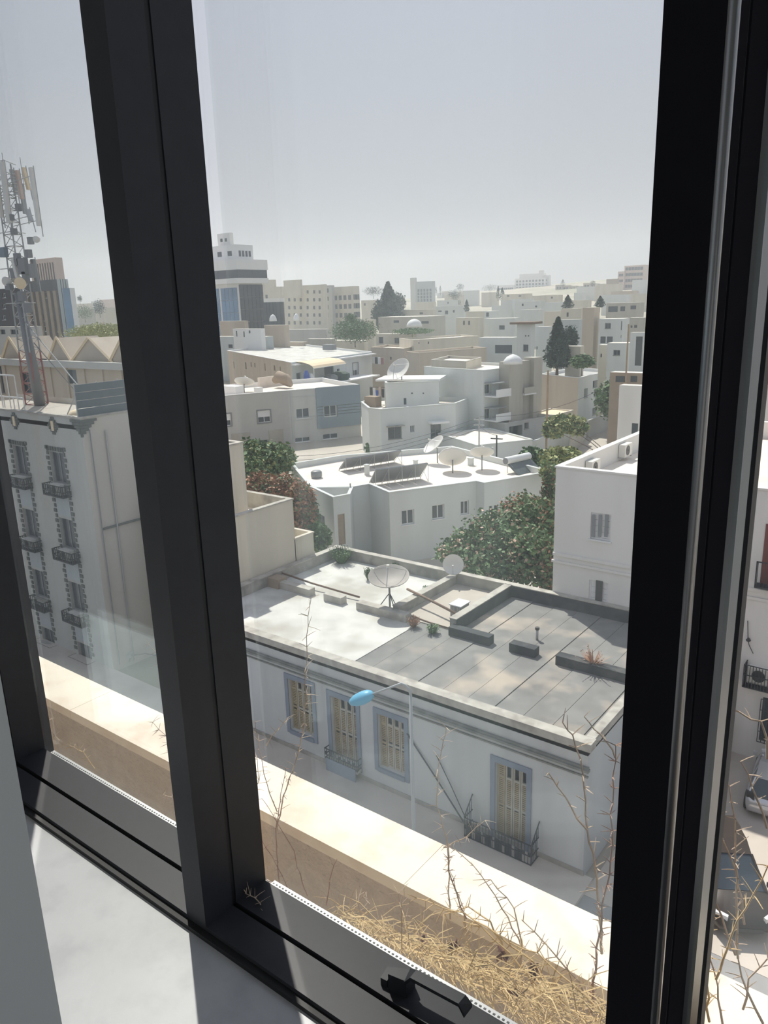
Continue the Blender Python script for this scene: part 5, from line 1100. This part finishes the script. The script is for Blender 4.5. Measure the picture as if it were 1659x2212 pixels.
# ------------------------------------------------------------------ cars
def car(label, cx, cy_, yaw, paint, name='parked_car', k_=1.0):
    rt = root(name, label, 'car', (cx, cy_, .01)); rt.rotation_euler = (0, 0, 0)
    c, s = math.cos(yaw), math.sin(yaw)
    X = lambda x, y, z: (cx + k_ * (x * c - y * s), cy_ + k_ * (x * s + y * c), .01 + z * k_)
    # stations along the length: (x, half width at sill, at waist, z sill, z waist)
    st = [(-2.05, .60, .66, .38, .62), (-1.98, .74, .80, .26, .80), (-1.6, .82, .86, .2, .95), (-.6, .84, .87, .2, .93), (.6, .84, .87, .2, .92), (1.2, .82, .86, .2, .86), (1.75, .78, .80, .24, .74), (2.0, .66, .70, .34, .58), (2.05, .55, .58, .40, .52)]
    m = MB()
    for (x, a, b, z0, z1) in st:
        for (y, z) in ((-a, z0), (-b, (z0 + z1) / 2), (-b * .98, z1 - .06), (-b * .86, z1), (b * .86, z1), (b * .98, z1 - .06), (b, (z0 + z1) / 2), (a, z0)): m.v.append(X(x, y, z))
    for i in range(len(st) - 1):
        for j in range(8): m.f.append((i * 8 + j, i * 8 + (j + 1) % 8, i * 8 + 8 + (j + 1) % 8, i * 8 + 8 + j))
    m.f.append(tuple(reversed(range(8)))); k = (len(st) - 1) * 8; m.f.append(tuple(k + j for j in range(8))); m.build('body', paint, rt, smooth=True)
    gh = [(-1.86, .70, .92), (-1.42, .58, 1.42), (-.3, .60, 1.48), (.25, .57, 1.42), (1.1, .72, .88)]
    g = MB()
    for (x, w, z) in gh: g.v += [X(x, -w, z), X(x, w, z)]
    lo = [(-1.86, .76, .88), (-1.42, .78, .92), (-.3, .79, .92), (.25, .79, .9), (1.1, .76, .84)]
    i0 = len(g.v)
    for (x, w, z) in lo: g.v += [X(x, -w, z), X(x, w, z)]
    for i in range(4):
        g.f.append((2 * i, 2 * i + 2, 2 * i + 3, 2 * i + 1)); g.f.append((i0 + 2 * i, i0 + 2 * i + 2, 2 * i + 2, 2 * i)); g.f.append((2 * i + 1, 2 * i + 3, i0 + 2 * i + 3, i0 + 2 * i + 1))
    g.f.append((i0, 0, 1, i0 + 1)); g.build('glasshouse', GL, rt)
    r_ = MB(); r_.v += [X(x, y, z + .02) for x, y, z in ((-1.45, -.6, 1.41), (-1.45, .6, 1.41), (-.3, .62, 1.475), (-.3, -.62, 1.475), (.28, -.58, 1.41), (.28, .58, 1.41))]; r_.f += [(0, 3, 2, 1), (3, 4, 5, 2)]
    for (a, b) in (((-1.45, .6), (-1.9, .74)), ((.28, .58), (1.12, .74)), ((-.55, .605), (-.62, .79))):
        for sg in (-1, 1): r_.tube([X(a[0], sg * a[1], 1.43), X(b[0], sg * b[1], .9)], .035, 5)
    r_.build('roof_and_pillars', paint, rt)
    for x in (-1.3, 1.28):
        for sg in (-1, 1):
            w = MB(); T = Matrix.Translation(X(x, sg * .80, .31)) @ Matrix.Rotation(yaw, 4, 'Z') @ Matrix.Rotation(math.pi / 2, 4, 'X'); w.lathe([(.2, -.1), (.31, -.09), (.31, .09), (.2, .1)], T, 18); o = w.build('wheel', DK, rt)
            MB().lathe([(.19, -.105), (.12, -.115), (.12, .115), (.19, .105)], T, 12).build('hub', GS, o)
    for sg in (-1, 1):
        q = MB(); q.hexa([X(-2.02, sg * .52, 0)[:2], X(-1.9, sg * .80, 0)[:2], X(-1.8, sg * .84, 0)[:2], X(-1.9, sg * .56, 0)[:2]], .70, .92); q.build('tail_light', DK, rt)
        q = MB(); q.hexa([X(1.9, sg * .45, 0)[:2], X(1.98, sg * .5, 0)[:2], X(1.78, sg * .8, 0)[:2], X(1.66, sg * .74, 0)[:2]], .60, .74); q.build('headlight', SH, rt)
        q = MB(); q.hexa([X(.86, sg * .84, 0)[:2], X(.96, sg * .86, 0)[:2], X(.98, sg * 1.0, 0)[:2], X(.88, sg * 1.0, 0)[:2]], .88, 1.02); q.build('mirror', paint, rt)
    q = MB(); q.hexa([X(-2.08, -.24, 0)[:2], X(-2.08, .24, 0)[:2], X(-2.05, .24, 0)[:2], X(-2.05, -.24, 0)[:2]], .50, .62); q.build('number_plate', SH, rt)
    q = MB(); q.hexa([X(2.07, -.42, 0)[:2], X(2.07, .42, 0)[:2], X(2.0, .46, 0)[:2], X(2.0, -.46, 0)[:2]], .36, .48); q.build('grille', DK, rt)
    return rt
pc = Pz(1655, 1745, .5); car('silver hatchback parked nose-in by the tall white building', -3.72, 26.55, math.radians(94), SIL, k_=.88)
pc = Pz(1585, 1905, .5); car('dark car parked in the shade nearer the old building', pc.x - .3, pc.y + .2, math.radians(-60), BKP)

# ------------------------------------------------------------------ lattice mast on the left block
MX, MY, MZ = -36.1, 22.6, 12.12
c0 = Py(88, 885, MY); ct = Py(36, 345, MY); MX = c0.x
rt = root('lattice_mast', 'tall lattice telecom mast on the left block roof, red and grey at its foot', 'mast', (MX, MY, MZ))
zt = ct.z; hw = lambda z: .62 - .22 * (z - MZ) / (zt - MZ)
m = MB(); mr = MB()
lx = lambda z: 0.0
for a, b in ((-1, -1), (1, -1), (0, 1)):
    m.tube([(MX + a * hw(15), MY + b * hw(15) * .8, 15), (MX + a * hw(zt), MY + b * hw(zt) * .8, zt)], .045, 6); mr.tube([(MX + a * hw(MZ), MY + b * hw(MZ) * .8, MZ), (MX + a * hw(15), MY + b * hw(15) * .8, 15)], .05, 6)
m.build('mast_leg', GS, rt); 
d_ = MB(); z = MZ; k = 0; cs = [(-1, -1), (1, -1), (0, 1)]
while z < zt - .6:
    for i in range(3):
        a, b = cs[i], cs[(i + 1) % 3]; t = mr if z < 15 else d_
        t.tube([(MX + a[0] * hw(z), MY + a[1] * hw(z) * .8, z), (MX + b[0] * hw(z + .6), MY + b[1] * hw(z + .6) * .8, z + .6)], .022, 4); t.tube([(MX + a[0] * hw(z), MY + a[1] * hw(z) * .8, z), (MX + b[0] * hw(z), MY + b[1] * hw(z) * .8, z)], .02, 4)
    z += .6
d_.build('lattice_bracing', GS, rt); mr.build('red_mast_foot', RD, rt)
m = MB(); m.tube([(MX + .55, MY - .3, MZ), (MX + .05, MY - .3, MZ + 6.0)], [.30, .22], 10); m.build('cable_column', FR, rt, smooth=True)
def ant(px0, py0, px1, py1, y, w, mm=DW):
    a, b = Py(px0, py0, y), Py(px1, py1, y); o = MB().obox((a + b) / 2, (w / 2, 0, 0), (0, .07, 0), (a - b) / 2).build('panel_antenna', mm, rt)
    q = MB(); q.tube([(b.x, y + .15, b.z - .5), (a.x, y + .15, a.z + .1)], .03, 6); q.tube([(a.x, y + .15, a.z - .3), (MX, MY, a.z - .3)], .02, 4); q.tube([(b.x, y + .15, b.z + .3), (MX, MY, b.z + .3)], .02, 4); q.build('antenna_mount', GS, o)
ant(4, 350, 20, 482, 22.0, .30); ant(66, 362, 84, 488, 22.0, .20); ant(50, 362, 62, 410, 23.2, .2, AW); ant(36, 368, 48, 430, 22.6, .22, PK); ant(58, 452, 68, 478, 22.2, .26, GS); ant(28, 560, 38, 600, 22, .25, DW); ant(-12, 360, 2, 470, 22, .3); ant(24, 366, 34, 420, 23.4, .18, GS); ant(44, 400, 54, 462, 23.0, .16, GS); ant(70, 560, 80, 610, 22.6, .25, FR)
for px, py, w, h in ((8, 545, .5, .5), (50, 575, .7, .8), (30, 590, .4, .5), (62, 548, .3, .4), (56, 600, .35, .6), (48, 640, .5, .5), (70, 585, .3, .7), (38, 560, .35, .6), (20, 620, .5, .3), (60, 665, .4, .5), (30, 500, .3, .3), (66, 520, .25, .35), (24, 470, .25, .3), (40, 448, .25, .35)):
    p = Py(px, py, 22.1); MB().box(p.x - w / 2, p.y - .12, p.z - h / 2, p.x + w / 2, p.y + .12, p.z + h / 2).build('equipment_box', FR if px != 8 else BP, rt)
for px, py, rr, yy in ((43, 612, .30, 21.6), (78, 517, .17, 21.9), (30, 603, .2, 22.4), (14, 608, .26, 22)):
    p = Py(px, py, yy); T = Matrix.Translation(p) @ Vector((.55, -.8, -.15)).to_track_quat('Z', 'Y').to_matrix().to_4x4(); MB().lathe([(rr * .4, -.18), (rr * .95, -.1), (rr, 0), (rr * .93, .02)], T, 20).build('microwave_drum', AW if px == 43 else DW, rt, smooth=True)
m = MB()
for z in (24.6, 23.0, 21.2, 19.4, 17.6): m.tube([(MX - 1.1, MY - .5, z), (MX + .9, MY - .5, z)], .025, 5); m.tube([(MX + .9, MY - .5, z), (MX, MY + .6, z)], .02, 4)
for px, py in ((43, 340), (4, 330)): p = Py(px, py, 22.2); m.tube([p, p + Vector((0, 0, -1.6))], .018, 5)
m.build('cross_arms', GS, rt)
m = MB(); m.tube([(MX, MY - .3, 16.8), (-31.95, 19.15, 13.9)], .03, 5); m.tube([(MX + .3, MY, 15.5), (MX + 1.2, MY + 2, 12.1)], .025, 5); m.build('guy_wire', FR, rt)
# clutter on the left block roof
m = MB(); p = Py(148, 884, 19.6); m.lathe([(.42, 0), (.42, .25), (.3, .42), (.05, .5)], Matrix.Translation((p.x, 20.0, 12.1)), 18); tag(recentre(m.build('roof_cowl', AW, smooth=True)), 'small cream dome cowl at the foot of the blue-grey screen', 'cowl')
for i, (a, b, z) in enumerate(((0, 52, 12.75), (0, 40, 13.9))):
    A, B = Py(a - 10, 880, 20.5), Py(b, 880, 20.5); rt2 = root('roof_railing', f"white {'lower' if i == 0 else 'upper'} railing on the roof of the left block, left of the mast", 'railing', ((A.x + B.x) / 2, 20.5, 12.1)); q = MB(); q.box(A.x, 20.48, z, B.x, 20.54, z + .07); q.build('rail', SH, rt2)
    q = MB(); [q.box(A.x + k * (B.x - A.x) / 3, 20.49, 12.1, A.x + k * (B.x - A.x) / 3 + .05, 20.53, z) for k in range(4)]; q.build('post', SH, rt2)

# ------------------------------------------------------------------ dried plants in the gutter
def spray(mb, pts, rad, rng, spacing, nl, spread=1.0, droop=0.0):
    "a dry asparagus-fern stem with short side needles along it"
    pts = [Vector(p) for p in pts]; P = []
    for i in range(len(pts) - 1):
        n = max(2, int((pts[i + 1] - pts[i]).length / .02))
        for k in range(n): P.append(pts[i].lerp(pts[i + 1], k / n) + Vector((rng.gauss(0, .0012), rng.gauss(0, .0012), rng.gauss(0, .0012))))
    P.append(pts[-1]); mb.tube(P, [rad * (1 - .65 * k / len(P)) for k in range(len(P))], 5)
    acc = 0
    for i in range(1, len(P)):
        acc += (P[i] - P[i - 1]).length
        while acc > spacing:
            acc -= spacing; d = (P[i] - P[i - 1]).normalized(); a = Vector((rng.gauss(0, 1), rng.gauss(0, 1), rng.gauss(0, 1))); a = (a - d * a.dot(d)).normalized()
            l = nl * rng.uniform(.5, 1.2); b = P[i]; e_ = b + (a * spread + d * rng.uniform(-.1, .7)).normalized() * l; mid = b.lerp(e_, .5) + Vector((0, 0, .03 * l)); mb.tube([b, mid, e_], [rad * .45, rad * .40, rad * .2], 3, cap=False)
def stem(label, px, y, rad=.0014, spacing=.007, nl=.014, m=ST2, y2=None, branches=(), seed=0, name='dried_fern_stem'):
    rng = random.Random(seed); mb = MB(); n = len(px); rad *= 1.15; nl *= 1.35; spacing *= 1.3
    yy = lambda i, n_, a, b: a + (b - a) * i / max(1, n_ - 1)
    pts = [Py(p[0], p[1], yy(i, n, y, y2 or y)) for i, p in enumerate(px)]
    if pts[0].z < 15.36: pts[0].z = 15.36
    spray(mb, pts, rad, rng, spacing, nl)
    for br in branches:
        y0 = br[0]; q = [Py(p[0], p[1], yy(i, len(br) - 1, y0[0], y0[1])) for i, p in enumerate(br[1:])]; spray(mb, q, rad * .75, rng, spacing * .9, nl * .95)
    return tag(recentre(mb.build(name, m)), label, 'dried plant')
stem('tall feathery dry stem rising before the first shuttered window of the old building', [(598, 1800), (612, 1720), (640, 1640), (655, 1580), (660, 1500), (662, 1420), (668, 1330), (672, 1292)], 1.02, y2=.98, spacing=.0085, nl=.016, seed=1,
     branches=(((1.0, .98), (600, 1755), (575, 1690), (560, 1620), (552, 1560)), ((1.0, .98), (575, 1610), (590, 1590), (622, 1550))))
stem('branching bare twig low at the left of the middle pane', [(605, 1925), (600, 1860), (596, 1790), (610, 1700), (618, 1660)], 1.06, m=ST3, spacing=.02, nl=.012, seed=2, branches=(((1.05, 1.03), (636, 1960), (610, 1890), (575, 1830), (556, 1800)), ((1.04, 1.0), (662, 1935), (635, 1840), (600, 1780), (566, 1725))))
stem('short red-brown twig before the stucco', [(704, 1955), (712, 1900), (728, 1855)], 1.1, m=ST3, spacing=.03, nl=.008, seed=3)
stem('long dry stem crossing the iron bars of the old house', [(972, 1985), (968, 1890), (970, 1830), (945, 1740), (945, 1660), (958, 1600), (964, 1572)], 1.08, y2=1.0, spacing=.010, nl=.015, seed=4,
     branches=(((1.06, 1.0), (968, 1825), (1000, 1812), (1048, 1772)), ((1.08, 1.05), (1010, 2020), (1000, 1960), (970, 1880), (968, 1830))))
stem('dense prickly brown stem over the bright parapet', [(1010, 1985), (985, 1930), (970, 1880), (966, 1830)], 1.0, m=ST3, spacing=.0035, nl=.009, seed=5)
stem('thin arching stem over the bright parapet', [(1130, 2050), (1085, 1960), (1040, 1890), (1000, 1850), (968, 1822)], 1.05, spacing=.010, nl=.013, seed=6)
stem('forked dry stem before the right corner of the old house', [(1300, 2060), (1296, 1990), (1290, 1900), (1268, 1790), (1262, 1700), (1255, 1640), (1235, 1590), (1215, 1560)], 1.02, y2=.98, rad=.0022, spacing=.012, nl=.018, seed=7,
     branches=(((1.0, .97), (1266, 1795), (1230, 1740), (1205, 1700), (1185, 1670)),))
stem('prickly red-brown stem against the window post', [(1275, 2190), (1290, 2050), (1302, 1960), (1318, 1860), (1322, 1760), (1326, 1680), (1330, 1610)], .95, m=ST3, rad=.0018, spacing=.0045, nl=.013, seed=8)
stem('thin twig high beside the window post', [(1330, 1640), (1310, 1600), (1285, 1575), (1262, 1548)], 1.0, spacing=.010, nl=.014, seed=9)
for i, (px, y, mm, sp) in enumerate((
    ([(1530, 2205), (1528, 2100), (1526, 1980), (1528, 1880)], .95, ST, .010), ([(1592, 2070), (1592, 1960), (1588, 1800), (1575, 1700), (1551, 1645)], 1.0, ST2, .009),
    ([(1545, 2120), (1572, 2050), (1610, 1960), (1659, 1870)], .92, ST, .010), ([(1585, 2060), (1560, 1980), (1525, 1915)], .98, ST2, .014),
    ([(1659, 1640), (1640, 1560), (1600, 1540), (1562, 1520)], .98, ST2, .011), ([(1610, 2000), (1580, 1850), (1545, 1780), (1535, 1720)], 1.04, ST2, .009),
    ([(1605, 2180), (1620, 2110), (1659, 2070)], 1.0, ST2, .012), ([(1659, 1790), (1625, 1700), (1600, 1645)], 1.02, ST2, .011), ([(1560, 2212), (1548, 2130), (1530, 2060)], 1.0, ST2, .009), ([(1650, 2212), (1600, 2110), (1590, 2050)], .94, ST2, .012))):
    stem(f"dry fern stem in the right-hand pane, {['tall upright one by the post','tall one arching over the silver car','pale diagonal one leaning right','short one leaning left','high feathery branch at the edge','dense branch near the post','low one reaching the right edge','branch crossing the car','lowest one by the post','low one in the bottom right corner'][i]}", px, y, m=mm, spacing=sp, nl=.016, rad=.0017, seed=20 + i)
for i, (px, y, mm) in enumerate((([(378, 1690), (372, 1640), (360, 1590), (330, 1560)], 1.0, ST3), ([(392, 1760), (372, 1722), (352, 1716)], .95, ST2), ([(205, 1660), (180, 1625), (150, 1610)], 1.05, ST), ([(128, 1600), (110, 1575), (100, 1540)], 1.05, ST2), ([(375, 1460), (350, 1430), (320, 1390)], 1.0, ST3))):
    stem(f"dry sprig in the left-hand pane, {['reddish star over the bright cap','pale one low by the window post','yellow one on the stucco','small one by the left jamb','faint one against the cream wall'][i]}", px, y, m=mm, spacing=.0035, nl=.018, rad=.0011, seed=40 + i)
stem('dry sprig fallen across the bottom rail at the foot of the window post', [(588, 1990), (560, 1950), (540, 1935), (520, 1925)], .66, m=ST2, spacing=.0022, nl=.015, rad=.0010, seed=50)
stem('dry sprig rising beside the window post in the middle pane', [(560, 1900), (540, 1800), (530, 1740), (560, 1690), (556, 1640)], .80, m=ST2, spacing=.006, nl=.016, rad=.0011, seed=51)
# heap of straw
q = random.Random(5); mb = MB()
for _ in range(1050):
    t = q.random() ** .8; px = 720 + 620 * t; lo = 1892 + (px - 567) * .535; hi = lo - (30 + 105 * min(1, t * 1.2)) + 30 * q.random(); y = q.uniform(.80, 1.15)
    a = Py(px, lo + (hi - lo) * q.random() ** 1.2, y); a.z = max(15.37, a.z)
    d = Vector((q.gauss(.5, .7), q.gauss(0, .4), q.gauss(-.1, .45))).normalized(); l = q.uniform(.02, .09); k_ = q.uniform(.6, 1.3)
    b = a + d * l; b.y = min(1.188, max(.77, b.y)); mb.tube([a, a.lerp(b, .5) + Vector((0, 0, l * .15)), b], [.0010 * k_, .0009 * k_, .0004], 3, cap=False)
o = recentre(mb.build('straw_heap', ST)); o['kind'] = 'stuff'; tag(o, 'heap of golden dry straw lying in the gutter', 'straw')
for i, (px, y, mm) in enumerate((([(1230, 2180), (1150, 2080), (1080, 2020), (1000, 1975), (900, 1940)], .96, ST), ([(1180, 2150), (1100, 2060), (1040, 2000), (1000, 1990)], .92, ST), ([(1330, 2212), (1240, 2130), (1160, 2060), (1100, 2035)], .94, ST),
    ([(1000, 2050), (950, 2070), (900, 2060), (850, 2025), (800, 2020)], .9, ST), ([(1090, 2060), (1060, 1990), (1010, 1960), (960, 1975)], 1.0, ST), ([(1120, 2120), (1130, 2040), (1110, 1960), (1060, 1900)], 1.05, ST2), ([(880, 2040), (870, 1980), (860, 1930)], 1.05, ST2), ([(780, 1990), (775, 1950), (790, 1925)], 1.08, ST2), ([(1290, 2212), (1250, 2120), (1180, 2040), (1130, 1990)], 1.02, ST2))):
    stem(f"loose golden stalk of the heap, {['long one from the lower right to the middle','thick one below the middle','one in the lowest corner','curved one at the left','arched one in the centre','upright one over the cap','small upright one at the left','tiny one at the far left','one along the parapet foot'][i]}", px, y, m=mm, spacing=.008, nl=.022, rad=.0018, seed=60 + i)
for i, (px, py) in enumerate(((915, 2025), (975, 2045), (1085, 2060), (1115, 2145), (1150, 2100))):
    p = Py(px, py, .95); q = random.Random(i); mb = MB()
    for k in range(7):
        a = Vector((q.gauss(0, 1), q.gauss(0, 1), q.gauss(0, 1))).normalized() * .012; b = Vector((q.gauss(0, 1), q.gauss(0, 1), q.gauss(0, 1))).normalized() * .008; c = p + a * .5
        n_ = a.cross(b).normalized() * .004; mb.quad(c - a, c + b + n_, c + a); mb.quad(c - a, c + a, c - b + n_)
    tag(recentre(mb.build('dead_leaf', DLF)), f"curled brown dead leaf in the straw, {['leftmost','second from the left','third from the left','lowest','rightmost'][i]}", 'leaf')

# ------------------------------------------------------------------ haze over the town
hz = bpy.data.materials.new('air_haze'); hz.use_nodes = True; N = hz.node_tree.nodes; N.remove(N['Principled BSDF'])
vsn = N.new('ShaderNodeVolumeScatter'); vsn.inputs['Color'].default_value = (.86, .92, 1.0, 1); vsn.inputs['Density'].default_value = .00085; vsn.inputs['Anisotropy'].default_value = .35
hz.node_tree.links.new(vsn.outputs[0], N['Material Output'].inputs['Volume'])
h_ = MB().box(-900, 60, -8, 300, 900, 75).build('haze', hz); h_['kind'] = 'stuff'; h_['label'] = 'thin bright haze over the town'; h_['category'] = 'haze'

# kinds and groups
for o in scene.objects:
    n = o.name.split('.')[0]
    if n in ('louvre_slats', 'louvre', 'window_grille', 'iron_bars', 'cage', 'rack_frame', 'spiked_side_guard', 'lattice_bracing', 'cross_arms', 'foliage', 'blossom', 'scroll_panel', 'door_balcony') and o.parent: o['kind'] = 'stuff'
GROUPS = {'window_cage': 'iron window cages on the left block', 'roof_vent': 'white vents on the villa roof', 'dried_fern_stem': 'dried stems growing in the gutter', 'dead_leaf': 'dead leaves in the straw',
          'utility_pole': 'utility poles along the street', 'overhead_wire': 'wires strung over the street', 'solar_panel_rack': 'solar racks on the villa roof', 'house': 'houses on the hillside', 'ridge_house': 'tiny houses on the ridge',
          'distant_house': 'distant houses on the skyline', 'roof_gable': 'gables of the yellow building', 'roof_pipe': 'loose pipes on the old roof', 'roof_weed': 'weeds on the old roof', 'cypress': 'cypresses on the hill', 'dark_tree': 'dark trees in the distance',
          'garden_wall': 'walls along the street', 'iron_bar': 'iron bars leaning on the facade', 'iron_balcony': 'balconies of the old building', 'parked_car': 'parked cars', 'terrace_furniture': 'things on the awning terrace', 'satellite_dish': 'satellite dishes on the roofs', 'air_conditioner': 'air conditioners', 'garden_tree': 'garden trees', 'roof_box': 'boxes on the grey apartment roof'}
for o in scene.objects:
    n = o.name.split('.')[0]
    if o.parent is None and n in GROUPS and 'label' in o: o['group'] = GROUPS[n]
